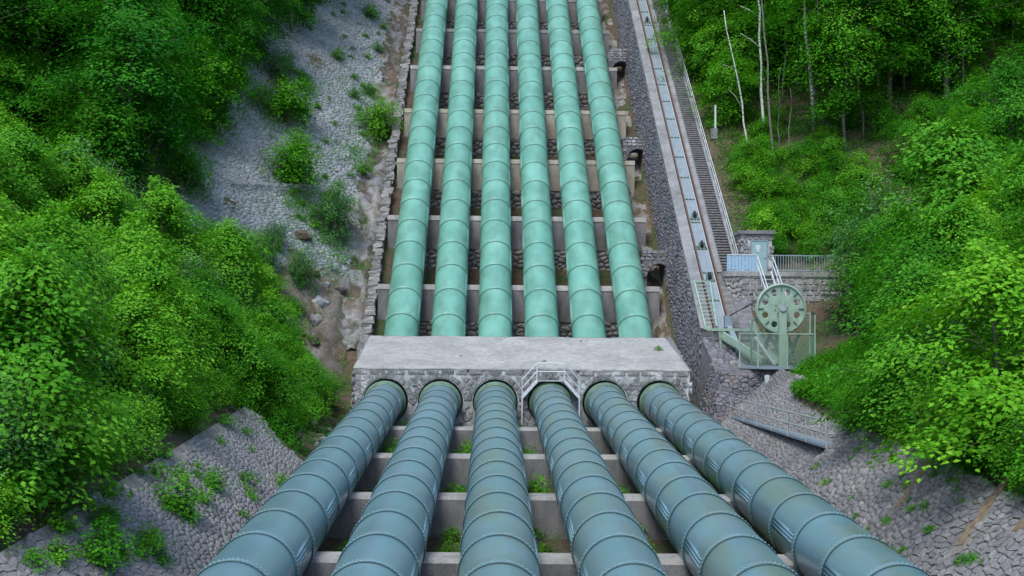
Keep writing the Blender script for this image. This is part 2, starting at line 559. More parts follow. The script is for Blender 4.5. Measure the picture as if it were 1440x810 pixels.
def rubble(parent, O, eu, ev, u0, u1, v0, v1, m, su, sv, t=.07, gap=.03, seed=1, inside=None, n_ind=300, jitter=.56, name='stone', field='stone_field'):
    """irregular rubble: every stone is the Voronoi cell of a jittered grid, raised and chamfered"""
    rg = random.Random(seed)
    O = Vector(O); eu = Vector(eu).normalized(); ev = Vector(ev).normalized()
    en = eu.cross(ev).normalized()
    if en.dot(-O - eu * (u0 + u1) / 2 - ev * (v0 + v1) / 2) < 0: en = -en
    pl = wloc(parent)
    nu, nv = int((u1 - u0) / su) + 1, int((v1 - v0) / sv) + 1
    P = {}
    for j in range(-2, nv + 2):
        for i in range(-2, nu + 2):
            P[i, j] = (u0 + (i + .5 * (j & 1) + rg.uniform(-jitter, jitter)) * su, v0 + (j + rg.uniform(-jitter, jitter) * .75) * sv)
    for q in [q for q in P if rg.random() < .2]: del P[q]
    NB = [(a, b) for b in (-2, -1, 0, 1, 2) for a in (-2, -1, 0, 1, 2) if (a, b) != (0, 0)]
    asp = su / sv
    items = []
    for j in range(nv):
        for i in range(nu):
            if (i, j) not in P: continue
            cu, cv = P[i, j]
            if not (u0 <= cu <= u1 and v0 <= cv <= v1): continue
            w = O + eu * cu + ev * cv
            if inside and not inside(cu, cv, w): continue
            poly = [(-1.3 * su, -1.3 * sv), (1.3 * su, -1.3 * sv), (1.3 * su, 1.3 * sv), (-1.3 * su, 1.3 * sv)]
            for a, b in NB:
                q = P.get((i + a, j + b))
                if q is None: continue
                dx, dy = q[0] - cu, (q[1] - cv) * asp
                # bisector in the stretched metric, pulled in by half a joint
                L = math.hypot(dx, dy)
                lim = L / 2 - gap / 2
                nx, ny = dx / L, dy / L * asp
                out = []
                m_ = len(poly)
                for k in range(m_):
                    x0, y0 = poly[k]; x1, y1 = poly[(k + 1) % m_]
                    d0, d1 = x0 * nx + y0 * ny - lim, x1 * nx + y1 * ny - lim
                    if d0 <= 0: out.append((x0, y0))
                    if (d0 < 0 < d1) or (d1 < 0 < d0):
                        f = d0 / (d0 - d1); out.append((x0 + (x1 - x0) * f, y0 + (y1 - y0) * f))
                poly = out
                if len(poly) < 3: break
            if len(poly) < 3: continue
            px, py = project(w)
            vis = -30 < px < 1470 and -30 < py < 840
            items.append((0 if vis else 1, w.length, w, poly))
    items.sort(key=lambda q: (q[0], q[1]))
    V_, F3, F4, T_ = [], [], [], []
    for idx, (_, _, w, poly) in enumerate(items):
        n = len(poly)
        c0 = sum(p[0] for p in poly) / n; c1 = sum(p[1] for p in poly) / n
        tx, ty = rg.uniform(-.07, .07), rg.uniform(-.07, .07)
        hgt = t * rg.uniform(.55, 1.5)
        loc = []
        for x, y in poly: loc.append((x, y, -.1))
        for x, y in poly:
            f = rg.uniform(.86, .98)
            X, Y = c0 + (x - c0) * f, c1 + (y - c1) * f
            loc.append((X, Y, hgt * rg.uniform(.75, 1.1) + tx * X + ty * Y))
        loc.append((c0, c1, hgt * rg.uniform(.95, 1.25)))
        pts = [w + eu * x + ev * y + en * z for x, y, z in loc]
        tris = []
        for k in range(n):
            k2 = (k + 1) % n
            tris += [(k, k2, n + k2), (k, n + k2, n + k), (n + k, n + k2, 2 * n)]
        if idx < n_ind:
            me = bpy.data.meshes.new('stone')
            me.from_pydata([tuple(p - w) for p in pts], [], tris)
            me.materials.append(m); me.update()
            link(name, me, parent, w - pl)
        else:
            b = len(V_)
            V_ += [tuple(p - pl) for p in pts]
            F3 += [tuple(b + q for q in f) for f in tris]
            T_ += [rg.random()] * len(pts)
    if F3:
        tag(link(field, np_mesh(field, V_, F3, m, T_), parent), kind='stuff')

# ================================================================== SETTING
def terrain():
    xs = np.concatenate([np.arange(-130, -40, 4), np.arange(-40, 45, .8), np.arange(45, 140, 4)])
    ys = np.concatenate([np.arange(-6, 8, 2), np.arange(8, 165, 1.0), np.arange(165, 300, 6)])
    V, Fq = [], []
    for y in ys:
        for x in xs:
            V.append((x, y, ground_z(float(x), float(y)) - .06))
    nx = len(xs)
    for j in range(len(ys) - 1):
        for i in range(nx - 1):
            a = j * nx + i
            Fq.append((a, a + 1, a + nx + 1, a + nx))
    me = np_mesh('hillside', V, Fq, M_GROUND)
    me.polygons.foreach_set('use_smooth', [True] * len(me.polygons))
    tag(link('hillside', me), kind='structure')
terrain()

# ================================================================== PENSTOCK PIPES
L_SEC = 2.9
def ring_mesh(name, prof, m, n=64, smooth_=True):   # prof: list of (radius, along)
    V, Fq = [], []
    for r, s in prof:
        for k in range(n):
            a = 2 * math.pi * k / n
            V.append((r * math.cos(a), s, r * math.sin(a)))
    for i in range(len(prof) - 1):
        for k in range(n):
            Fq.append((i * n + k, (i + 1) * n + k, (i + 1) * n + (k + 1) % n, i * n + (k + 1) % n))
    me = np_mesh(name, V, Fq, m)
    if smooth_: me.polygons.foreach_set('use_smooth', [True] * len(me.polygons))
    return me
def rivet_mesh(name, r, rows, n, size, m, lo=0, hi=2 * math.pi):
    V, Fq = [], []
    for j, s in enumerate(rows):
        for k in range(n):
            a = lo + (hi - lo) * (k + .5 * (j % 2)) / n
            ca, sa = math.cos(a), math.sin(a)
            b = len(V)
            for q in range(5):
                t = 2 * math.pi * q / 5
                dx, dy = math.cos(t) * size, math.sin(t) * size
                V.append((r * ca - dx * sa, s + dy, r * sa + dx * ca))
            rr = r + size * .75
            for q in range(5):
                t = 2 * math.pi * q / 5
                dx, dy = math.cos(t) * size * .5, math.sin(t) * size * .5
                V.append((rr * ca - dx * sa, s + dy, rr * sa + dx * ca))
            for q in range(5):
                Fq.append((b + q, b + (q + 1) % 5, b + 5 + (q + 1) % 5, b + 5 + q))
            Fq.append((b + 5, b + 6, b + 7, b + 8))
    return np_mesh(name, V, Fq, m)
def sect_profile(r):
    lip = .02
    return [(r - .03, 0), (r + lip, 0.0), (r + lip, .30), (r + lip * .9, .31), (r, L_SEC + .02)]
SEC_U = ring_mesh('pipe_section', sect_profile(RU), M_MINT)
SEC_L = ring_mesh('pipe_section', sect_profile(RL), M_TEAL)
SEC_LD = ring_mesh('pipe_section', sect_profile(RL), M_TEALD)
def seam(r, m, w):
    return ring_mesh('lap_seam', [(r + .02, -w), (r + .034, -w), (r + .038, 0), (r + .02, .005)], m)
SEAM_U, SEAM_L = seam(RU, M_SEAMU, .055), seam(RL, M_SEAML, .035)
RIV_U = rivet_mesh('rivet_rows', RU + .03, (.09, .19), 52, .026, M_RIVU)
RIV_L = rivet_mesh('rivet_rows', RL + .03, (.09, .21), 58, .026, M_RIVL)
def strap_mesh(r, m, side):
    V, Fq = [], []
    def patch(a0, a1, rr, s0, s1, n=5):
        b = len(V)
        for i in range(n + 1):
            a = a0 + (a1 - a0) * i / n
            for q, s in ((rr, s0), (rr, s1), (r - .01, s0 ), (r - .01, s1)):
                V.append((q * math.cos(a), s, q * math.sin(a)))
        for i in range(n):
            c = b + i * 4
            Fq.append((c, c + 1, c + 5, c + 4))
            Fq.append((c, c + 4, c + 6, c + 2)); Fq.append((c + 1, c + 3, c + 7, c + 5))
        Fq.append((b, b + 2, b + 3, b + 1)); e = b + n * 4
        Fq.append((e, e + 1, e + 3, e + 2))
    def ang(a): return a if side > 0 else math.pi - a
    c0 = R(14)
    patch(ang(c0 - .16), ang(c0 + .16), r + .014, .38, L_SEC - .06)
    for k in (-.10, 0.0, .10):
        patch(ang(c0 + k - .018), ang(c0 + k + .018), r + .032, .42, L_SEC - .10, 2)
    return np_mesh('butt_strap', V, Fq, m)
STRAP_L = {s: strap_mesh(RL, M_TEAL, s) for s in (-1, 1)}
STRAP_U = {s: strap_mesh(RU, M_MINT, s) for s in (-1, 1)}
ORD = ['nearest', 'second', 'third', 'fourth', 'fifth', 'farthest']
def find_y(py, fy, x):
    lo, hi = 12.0, 250.0
    up = fy is axu
    for _ in range(60):
        mid = (lo + hi) / 2
        off = (RU if up else RL)
        n = nU if up else nL
        p = Vector((x, mid, fy(mid))) + n * off
        yy = project(p)[1]
        if (yy > py): lo = mid
        else: hi = mid
    return lo
y_ring_u = find_y(441.7, axu, PX[2])
y_ring_l = find_y(753.0, axl, PX[2])
Y_FRONT = 70.2          # front face of the anchor block
def pipe_sections(root, x, y_start, fy, ang, d, n, sec, seam_, riv, straps, side, first_phase, clip_lo=None):
    base = wloc(root)
    rot = (ang, 0, 0)
    for i in range(n):
        p = Vector((x, y_start, fy(y_start))) + d * (L_SEC * i)
        s = link('pipe_section', sec, root, p - base); s.rotation_euler = rot
        q = link('lap_seam', seam_, s)
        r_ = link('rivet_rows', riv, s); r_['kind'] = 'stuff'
        if (i + first_phase) % 2 == 0:
            link('butt_strap', straps[side], s)
for i, x in enumerate(PX):
    k = 5 - i
    side = 1 if i < 3 else -1
    # upper run: the section below the first visible ring disappears into the block
    y0 = y_ring_u - 2 * L_SEC * math.cos(AU) + rnd.uniform(-.06, .06)
    root = empty('penstock_pipe', (x, y0, axu(y0)), '%s mint green riveted pipe from the funicular wall, on the steep slope above the block' % ORD[k], 'pipe', 'mint green pipes up the slope')
    pipe_sections(root, x, y0, axu, AU, dU, 30, SEC_U, SEAM_U, RIV_U, STRAP_U, side, i)
    y1 = y_ring_l - 8 * L_SEC * math.cos(AL)
    root = empty('penstock_pipe', (x, y1, axl(y1)), '%s blue-green riveted pipe from the funicular side, running down below the anchor block' % ORD[k], 'pipe', 'blue-green pipes below the block')
    nl = int((Y_FRONT - y1) / (L_SEC * math.cos(AL))) + 1
    pipe_sections(root, x, y1, axl, AL, dL, nl, SEC_LD if i >= 2 else SEC_L, SEAM_L, RIV_L, STRAP_L, side, i)
    # collar with bolts where the pipe leaves the block
    yc = Y_FRONT - .35
    pc = Vector((x, yc, axl(yc))) - wloc(root)
    co = link('expansion_collar', ring_mesh('expansion_collar', [(RL + .02, -.62), (RL + .06, -.60), (RL + .07, -.30), (RL + .15, -.28), (RL + .16, -.04), (RL + .11, 0), (RL + .11, .9)], M_COLLAR), root, pc)
    co.rotation_euler = (AL, 0, 0)
    for me_ in co.data.polygons: pass
    bt = link('collar_bolts', rivet_mesh('collar_bolts', RL + .08, (-.46, -.38), 30, .05, M_COLLAR), co); bt['kind'] = 'stuff'

# ================================================================== ANCHOR BLOCK
PL_ = at_y(498, 516.5, Y_FRONT); PR_ = at_y(970, 520, Y_FRONT)
XB0, XB1 = PL_.x, PR_.x
ZB = (PL_.z + PR_.z) / 2
YB1 = 76.8
ZT = at_y(735, 474, YB1).z
zb0 = bedl(Y_FRONT) - .6
ab = empty('anchor_block', (0, 73, zb0), 'massive anchor block of dark stone with rough concrete sloping top, gripping all pipes', 'anchor block')
mb = MB()
# body shell with six openings in the front: front plate from polygons around circles
def front_plate(mbx, y, r):
    n = 40
    cells = [XB0] + [(PX[i] + PX[i + 1]) / 2 for i in range(5)] + [XB1]
    for i in range(6):
        x0, x1 = cells[i], cells[i + 1]
        cx, cz = PX[i], axl(y)
        pts_o, pts_i = [], []
        for k in range(n):
            a = 2 * math.pi * k / n + math.pi / 4
            ca, sa = math.cos(a), math.sin(a)
            tx = ((x1 - cx) if ca > 0 else (x0 - cx)) / ca if abs(ca) > 1e-6 else 1e9
            tz = ((ZB - cz) if sa > 0 else (zb0 - cz)) / sa if abs(sa) > 1e-6 else 1e9
            t = min(abs(tx), abs(tz))
            pts_o.append((cx + ca * t, y, cz + sa * t))
            pts_i.append((cx + ca * r, y, cz + sa * r))
        back = [(p[0], y + 1.6, p[2]) for p in pts_i]
        vs = pts_o + pts_i + back
        fs = []
        for k in range(n):
            k2 = (k + 1) % n
            fs.append((k, k2, n + k2, n + k)); fs.append((n + k, n + k2, 2 * n + k2, 2 * n + k))
        mbx.add(vs, fs)
front_plate(mb, Y_FRONT, RL + .24)
mb.build('front_wall', M_MORTARW, ab)
mb = MB()
mb.prism([(Y_FRONT + .06, ZB - .02), (YB1 - .05, ZT - .02), (YB1 - .05, zb0 + 2), (Y_FRONT + 1.5, zb0), (Y_FRONT + 1.5, ZB - 1.2), (Y_FRONT + .06, ZB - .35)], XB0 + .04, XB1 - .04)
mb.build('core', M_STONED, ab)
# top slab, rough cast, finely divided with uneven surface
def slab():
    nx, ny = 120, 36
    V, Fq = [], []
    rg = random.Random(3)
    for j in range(ny + 1):
        t = j / ny
        y = Y_FRONT - .04 + (YB1 - Y_FRONT + .04) * t
        inx = .28 * t
        for i in range(nx + 1):
            s = i / nx
            x = (XB0 - .03 + inx) * (1 - s) + (XB1 + .03 - inx * 1.6) * s
            z = ZB + (ZT - ZB) * t + .02 * hnoise(x * 3, y * 3) + rg.uniform(-.012, .012)
            V.append((x, y - ab.location.y, z - ab.location.z + .02))
    for j in range(ny):
        for i in range(nx):
            a = j * (nx + 1) + i
            Fq.append((a, a + 1, a + nx + 2, a + nx + 1))
    # skirt
    b = len(V)
    edge = [i for i in range(nx + 1)] + [j * (nx + 1) + nx for j in range(1, ny + 1)] + [ny * (nx + 1) + i for i in range(nx - 1, -1, -1)] + [j * (nx + 1) for j in range(ny - 1, 0, -1)]
    for e in edge:
        x, y, z = V[e]; V.append((x, y, z - .10))
    m = len(edge)
    for k in range(m):
        Fq.append((edge[k], b + k, b + (k + 1) % m, edge[(k + 1) % m]))
    me = np_mesh('sloping_top', V, Fq, M_ROOF)
    link('sloping_top', me, ab)
slab()
def in_front(u, v):
    x, z = XB0 + u, zb0 + v
    zz = z - axl(Y_FRONT)
    return all(math.hypot(x - px, zz) > RL + (.62 if zz > .2 else .40) for px in PX) and v < ZB - zb0 - .42
rubble(ab, (XB0, Y_FRONT, zb0), (1, 0, 0), (0, 0, 1), .1, XB1 - XB0 - .1, 0, ZB - zb0 - .45, M_STONEB, .31, .26, .05, .045, 11, lambda u, v, w: in_front(u, v), 300)
# edge course right under the slab, and arch stones over every opening
rg = random.Random(21)
PB = stone_protos(M_STONEB)
u = XB0
while u < XB1 - .2:
    w = min(rg.uniform(.7, 1.15), XB1 - u)
    o = link('coping_stone', rg.choice(PB), ab)
    M = (Matrix(((1, 0, 0), (0, 0, -1), (0, 1, 0))) @ Matrix.Diagonal((w - .03, .26, .05))).to_4x4()
    M.translation = Vector((u + w / 2, Y_FRONT - .005, ZB - .23)) - ab.location
    o.matrix_basis = M
    u += w
for px in PX:
    for k in range(13):
        a = R(10) + R(160) * k / 12
        o = link('arch_stone', rg.choice(PB), ab)
        ca, sa = math.cos(a), math.sin(a)
        rr = RL + .42
        B = Matrix(((-sa, ca, 0), (0, 0, -1), (ca, sa, 0)))
        M = (B @ Matrix.Diagonal((.33, .30, .05))).to_4x4()
        M.translation = Vector((px + ca * rr, Y_FRONT - .01, axl(Y_FRONT) + sa * rr)) - ab.location
        o.matrix_basis = M
# side faces
for xx, sd in ((XB0, 31), (XB1, 32)):
    masonry(ab, (xx, Y_FRONT + .1, zb0), (0, 1, 0), (0, 0, 1), YB1 - Y_FRONT - .2, 6, M_STONEB, (.28, .45), (.35, .7), .06, .04, sd,
            lambda u, v: v < (ZB - zb0) - .3 + (ZT - ZB) * u / (YB1 - Y_FRONT), 0)

# ================================================================== SADDLE WALLS
def saddle_upper(py, px0, px1, cap_m, i):
    # the cap's front edge lies on the pipe-axis plane, a little below the axis
    p = on_plane(735, py, Vector((0, 0, -HU / math.cos(AU) - .35)), nU)
    y = p.y; z = p.z
    x0 = at_y(px0, py, y).x; x1 = at_y(px1, py, y).x
    zb = bedu(y) - 1.9
    root = empty('saddle_wall', ((x0 + x1) / 2, y, zb), '', 'saddle wall', 'saddle walls under the mint pipes')
    h = z - zb
    zc = z - .36
    c = MB(); c.prism([(y - .02, zc), (y + .14, z), (y + 1.15, z), (y + 1.15, zc)], x0, x1); c.build('cap', cap_m, root)
    zf = zc - h * .5
    b = MB(); b.prism([(y + .02, zf), (y + .02, zc - .005), (y + 1.1, zc - .005), (y + 1.1, zf)], x0 + .03, x1 - .03); b.build('concrete_face', M_CONCW if cap_m is M_CONCW else M_CONC, root)
    f = MB(); f.prism([(y + .10, zb), (y + .10, zf - .005), (y + 1.1, zf - .005), (y + 1.1, zb)], x0 + .05, x1 - .05); f.build('stone_foot', M_MORTARD, root)
    rubble(root, (x0 + .1, y + .07, zb), (1, 0, 0), (0, 0, 1), 0, x1 - x0 - .2, 0, zf - zb - .12, M_FOOT, .46, .32, .05, .03, 40 + i, None, 0)
    return root, y
US = [(440.0 + 28, 528, 930, M_CONC), (401, 531, 928, M_CONCC), (304, 545, 909, M_CONCC), (224, 558, 893, M_CONCW), (154, 568, 881, M_CONCW),
      (93, 577, 868, M_CONCC), (41, 585, 857, M_CONC), (-3, 592, 847, M_CONC), (-40, 598, 838, M_CONC), (-74, 604, 830, M_CONC)]
NUM = ['lowest', 'second', 'third', 'fourth', 'fifth', 'sixth', 'seventh', 'eighth', 'ninth', 'tenth', 'eleventh']
for i, (py, a, b, m) in enumerate(US[1:]):
    r_, y = saddle_upper(py, a, b, m, i)
    r_['label'] = '%s concrete saddle wall up the steep slope under the mint green pipes' % NUM[i]
# lower saddles: seen from above between the pipes
LS = [(600, 1), (638, 2), (693, 3), (777, 4), (905, 5)]
for py, i in LS:
    p0 = Vector((0, 0, -HL / math.cos(AL) - .45))
    p = on_plane(697, py, p0, nL)
    y, z = p.y, p.z
    zb = bedl(y) - .4
    root = empty('saddle_wall', (1.75, y, zb), '%s low concrete saddle wall below the anchor block, counted from the block' % ['first', 'second', 'third', 'fourth', 'fifth'][i - 1], 'saddle wall', 'saddle walls under the blue-green pipes')
    x0, x1 = PX[0] - 1.5, PX[5] + 1.5
    c = MB(); c.prism([(y - 1.2, z - .10), (y - 1.12, z), (y, z), (y, z - .10)], x0, x1); c.build('cap', M_CONCC, root)
    b = MB(); b.prism([(y - 1.2, zb), (y - 1.2, z - .103), (y, z - .103), (y, zb)], x0 + .003, x1 - .003); b.build('wall', M_CONC, root)

# ================================================================== STONE BANKS BESIDE THE LOWER PIPES
# left bank: plane through foot (x=-7, bed) rising at .8
def bank_plane(x0, y0, sgn, m):
    O = Vector((x0, y0, bedl(y0)))
    ev = Vector((sgn, 0, m)).normalized()
    return O, dL, ev
lb = empty('stone_bank', (-8, 40, bedl(40)), 'grey stone-pitched bank beside the blue-green pipe farthest from the funicular', 'stone bank')
O, eu, ev = bank_plane(-6.9, 12, -1, .8)
UL, VL = 43.5, 4.85
def in_lb(u, v):
    return not (u > 38 and v > 4.85 - .0 * u and False) and (u < 43.0 - .9 * max(0, (2.0 - v)) ** 1.2 * .6)
_n = eu.cross(ev).normalized()
_n = -_n if _n.z < 0 else _n
def _uv(px, py):
    q = on_plane(px, py, O, _n) - O
    return q.dot(eu), q.dot(ev)
ua, va = _uv(345, 577); ub, vb = _uv(432, 655)
def lb_end(v):
    f = (v - vb) / (va - vb)
    return ub + (ua - ub) * f + 1.0 * math.sin(max(0, min(1, f)) * math.pi)
UL = max(ua, ub) + 2.5
rubble(lb, O + _n * .06, eu, ev, 6, UL, -.1, VL, M_STONEL, .27, .17, .028, .012, 61, lambda u, v, w: u < lb_end(v) + .15 * hnoise(u * 9, v * 9) and v < VL - .25 + .2 * hnoise(u * 3, v), 300)
mb = MB()
P = [O, O + eu * (lb_end(0) - .3), O + eu * (lb_end(2.4) - .2) + ev * 2.4, O + eu * (lb_end(VL) - .3) + ev * VL, O + ev * VL]
nrm = eu.cross(ev).normalized()
if nrm.z < 0: nrm = -nrm
mb.add([p + nrm * .05 for p in P] + [p - Vector((0, 0, 1.2)) for p in P], [tuple(range(5)), tuple(range(9, 4, -1))] + [(k, 5 + k, 5 + (k + 1) % 5, (k + 1) % 5) for k in range(5)])
mb.build('bedding', M_EARTHJOINT, lb)
# rounded end of the bank, turning away from the pipes
Oe = O + eu * UL
ee = (Vector((-.75, .66, 0))).normalized()
eve = Vector((-.5, -.35, .8)).normalized()

# right bank, near part
def right_bank(name, x0, y0, y1, V, seed, label, grooves, n_ind, hs, ws, t):
    O = Vector((x0, y0, bedl(y0)))
    ev = Vector((1, 0, .9)).normalized()
    U = (y1 - y0) / math.cos(AL)
    root = empty(name, (x0, (y0 + y1) / 2, bedl((y0 + y1) / 2)), label, 'stone bank')
    nrm = dL.cross(ev).normalized()
    if nrm.z < 0: nrm = -nrm
    G = []
    for (a, b) in grooves:
        pa = on_plane(*a, O, nrm) - O; pb = on_plane(*b, O, nrm) - O
        G.append(((pa.dot(dL), pa.dot(ev)), (pb.dot(dL), pb.dot(ev))))
    def ins(u, v):
        for (a, b) in G:
            ax, ay = a; bx, by = b
            L2 = (bx - ax) ** 2 + (by - ay) ** 2
            s = max(0, min(1, ((u - ax) * (bx - ax) + (v - ay) * (by - ay)) / L2))
            if math.hypot(u - ax - s * (bx - ax), v - ay - s * (by - ay)) < .27: return False
        return True
    rubble(root, O + nrm * .06, dL, ev, 4 if y0 < 20 else 0, U, -.1, V, M_STONE, hs, ws, t, .025, seed, lambda u, v, w: ins(u, v), n_ind)
    P = [O, O + dL * U, O + dL * U + ev * V, O + ev * V]
    m = MB()
    m.add([p + nrm * .05 for p in P] + [p - nrm * 1.2 for p in P], [(0, 1, 2, 3), (7, 6, 5, 4), (0, 4, 5, 1), (1, 5, 6, 2), (2, 6, 7, 3), (3, 7, 4, 0)])
    m.build('bedding', M_EARTHJOINT, root)
    for (a, b) in G:
        pa = O + dL * a[0] + ev * a[1] + nrm * .055; pb = O + dL * b[0] + ev * b[1] + nrm * .055
        g = MB(); g.bar(pa, pb, .34, .03, up=nrm); g.build('drain_groove', M_BROWN, root)
    return O, ev, nrm, U
right_bank('stone_bank', 10.9, 12, 50.5, 4.75, 71, 'rough grey rubble bank with brown drain grooves beside the pipe nearest the funicular', 
           [((1290, 662), (1228, 748)), ((1388, 706), (1318, 800)), ((1440, 738), (1400, 780))], 300, .28, .22, .05)
O2, EV2, N2, U2 = right_bank('stone_bank', 11.75, 50.2, 71.5, 5.5, 72, 'upper grey stone bank rising behind the railed steel walkway', [], 300, .25, .19, .035)
def seg(mbx, a, b, r): mbx.tube([a, b], r, 6)

# steel walkway on the bank
WZ = at_y(1160, 631, 50.0).z
wa, wb = at_y(1028, 574, 68.6), at_y(1162, 631, 50.5)
wa.z = wb.z = WZ + .05
wk = empty('steel_walkway', (wb.x, 60, WZ), 'narrow blue-grey steel walkway with thin railing along the stone bank', 'walkway')
side = Vector((wb.y - wa.y, -(wb.x - wa.x), 0)).normalized()
if side.x < 0: side = -side
m = MB(); m.add([wa, wb, wb + side * 1.0, wa + side * 1.0] + [p - Vector((0, 0, .1)) for p in (wa, wb, wb + side, wa + side)],
                [(0, 1, 2, 3), (7, 6, 5, 4), (0, 4, 5, 1), (1, 5, 6, 2), (2, 6, 7, 3), (3, 7, 4, 0)])
m.build('deck', M_STEELB, wk)
n = 6
for i in range(n + 1):
    p = wa.lerp(wb, i / n)
    m = MB(); m.tube([p - Vector((0, 0, .08)), p + Vector((0, 0, 1.0))], .04, 6); m.build('post', M_GALV, wk)
    q = p + side * .5
    m = MB(); m.bar(q - Vector((0, 0, .12)), q + Vector((.35, 0, -1.3)), .09); m.build('bracket', M_GALV, wk)
for hgt in (.5, 1.0):
    m = MB(); m.tube([wa + Vector((0, 0, hgt)), wb + Vector((0, 0, hgt))], .036, 6); m.build('handrail', M_GALV, wk)
    m = MB(); m.tube([wb + Vector((0, 0, hgt)), wb + side * 1.5 + Vector((0, 0, hgt))], .026, 6); m.build('end_rail', M_GALV, wk)

# ================================================================== FUNICULAR WALL AND TRACK
YT0 = 75.6                        # lower end of the track
TX0, TX1 = 12.45, 15.75
YT1 = 150.0
fw = empty('funicular_wall', (13, YT0, bedu(YT0)), 'long dark battered stone wall carrying the inclined funicular track', 'retaining wall')
foot, top = 12.15, TX0
mb = MB()
def prof(y): return [(foot, y, bedu(y) - 1.0), (top, y, tracku(y)), (TX1, y, tracku(y)), (TX1 + .6, y, bedu(y) - 1.0)]
ylow = 71.5
a_, b_ = prof(YT0), prof(YT1)
mb.add(a_ + b_, [(3, 2, 1, 0), (4, 5, 6, 7), (0, 1, 5, 4), (1, 2, 6, 5), (2, 3, 7, 6), (3, 0, 4, 7)])
mb.build('core', M_MORTARD, fw)
evw = (Vector((top - foot, 0, 0)) + nU * 0 + Vector((0, 0, (4.0 + 2.2) / math.cos(AU)))).normalized()
Vw = Vector((top - foot, 0, 6.2 / math.cos(AU))).length
Ow = Vector((foot - .02, YT0, bedu(YT0)))
Uw = (YT1 - YT0) / math.cos(AU)
ARCH_PY = [(930, 348), (905, 190), (880, 70)]
eu_h = Vector((0, 1, 0))
# courses follow the horizontal, so the patch is a sheared parallelogram: clip a big upright patch
hh = 6.2 / math.cos(AU)
def in_wall(u, v):
    y = YT0 + u
    z = bedu(YT0) + v * evw.z
    # battered face: x grows with height above the bed at this y
    return True
# each column of the wall is laid as a strip along the slope
hz_w = (dU - evw * (dU.z / evw.z)).normalized()
def in_fw(u, v, w):
    k = (w.z - bedu(w.y)) / hh
    return -.02 < k < .975 and w.y < YT1
rubble(fw, Ow, hz_w, evw, 0, 80, 0, 66, M_STONED, .34, .21, .05, .02, 81, in_fw, 300)
en_w = dU.cross(evw); en_w = -en_w if en_w.x > 0 else en_w
# end of wall going down to the lower bank
zpl = at_y(1075, 520, 70.5).z
def fpt(y, v): return Ow + dU * ((y - YT0) / math.cos(AU)) + evw * v
# buttress under the winch: battered pier, left and front faces in stone
bt = empty('winch_buttress', (14, 71, bedl(71)), 'battered stone buttress under the cable winch at the foot of the funicular', 'buttress')
zb = bedl(70) - .3
LX0, LX1 = 12.0, 12.75
yb0, yb1 = 69.3, YT0 + .1
ztb = tracku(YT0)
mb = MB()
pts = [(LX0, yb0, zb), (LX1, yb0 + .9, zpl), (LX1, yb0 + 3.4, zpl), (TX0, yb1, ztb - .4), (TX0, yb1, zb), (17.4, yb0 + .9, zpl), (17.4, yb0 + 3.4, zpl), (17.4, yb1, ztb - .4), (17.4, yb0, zb), (17.4, yb1, zb), (LX0, yb1, zb)]
mb.add(pts, [(0, 1, 2, 3, 10), (0, 8, 5, 1), (1, 5, 6, 2), (2, 6, 7, 3), (8, 9, 7, 6, 5), (3, 7, 9, 10)])
mb.build('core', M_MORTARD, bt)
# left face masonry (battered, with sloping upper edge) and front face masonry
evl = Vector((LX1 - LX0, 0, zpl - zb)).normalized()
def in_l(u, v):
    z = zb + v * evl.z
    y = yb0 + u
    lim = zpl if y < yb0 + 3.4 else zpl + (ztb - .4 - zpl) * (y - yb0 - 3.4) / (yb1 - yb0 - 3.4)
    return z < lim and y > yb0 + .9 * (z - zb) / (zpl - zb)
rubble(bt, (LX0 - .05, yb0, zb), (0, 1, 0), evl, 0, yb1 - yb0, 0, 9, M_STONED, .3, .2, .05, .02, 82, lambda u, v, w: in_l(u, v), 150)
evf = Vector((0, .9, zpl - zb)).normalized()
rubble(bt, (LX0, yb0 - .03, zb), (1, 0, 0), evf, 0, 17.4 - LX0, 0, (zpl - zb) / evf.z - .05, M_STONED, .28, .2, .045, .02, 83,
        lambda u, v, w: u > (LX1 - LX0) * v / ((zpl - zb) / evf.z), 150)
_a = Vector((LX1, yb0 + 3.4, zpl)); _b = Vector((TX0, yb1, ztb - .4))
rubble(bt, _a + Vector((0, 0, .03)), (1, 0, 0), Vector((0, _b.y - _a.y, _b.z - _a.z)), 0, 17.4 - LX1, 0, math.hypot(_b.y - _a.y, _b.z - _a.z), M_STONED, .4, .3, .06, .03, 84, None, 0)
m = MB(); dp = at_y(1079, 528, 69.6)
m.tube([dp, dp + Vector((0, -.55, -2.4))], .17, 10); m.build('drain_pipe', M_GALV, bt)

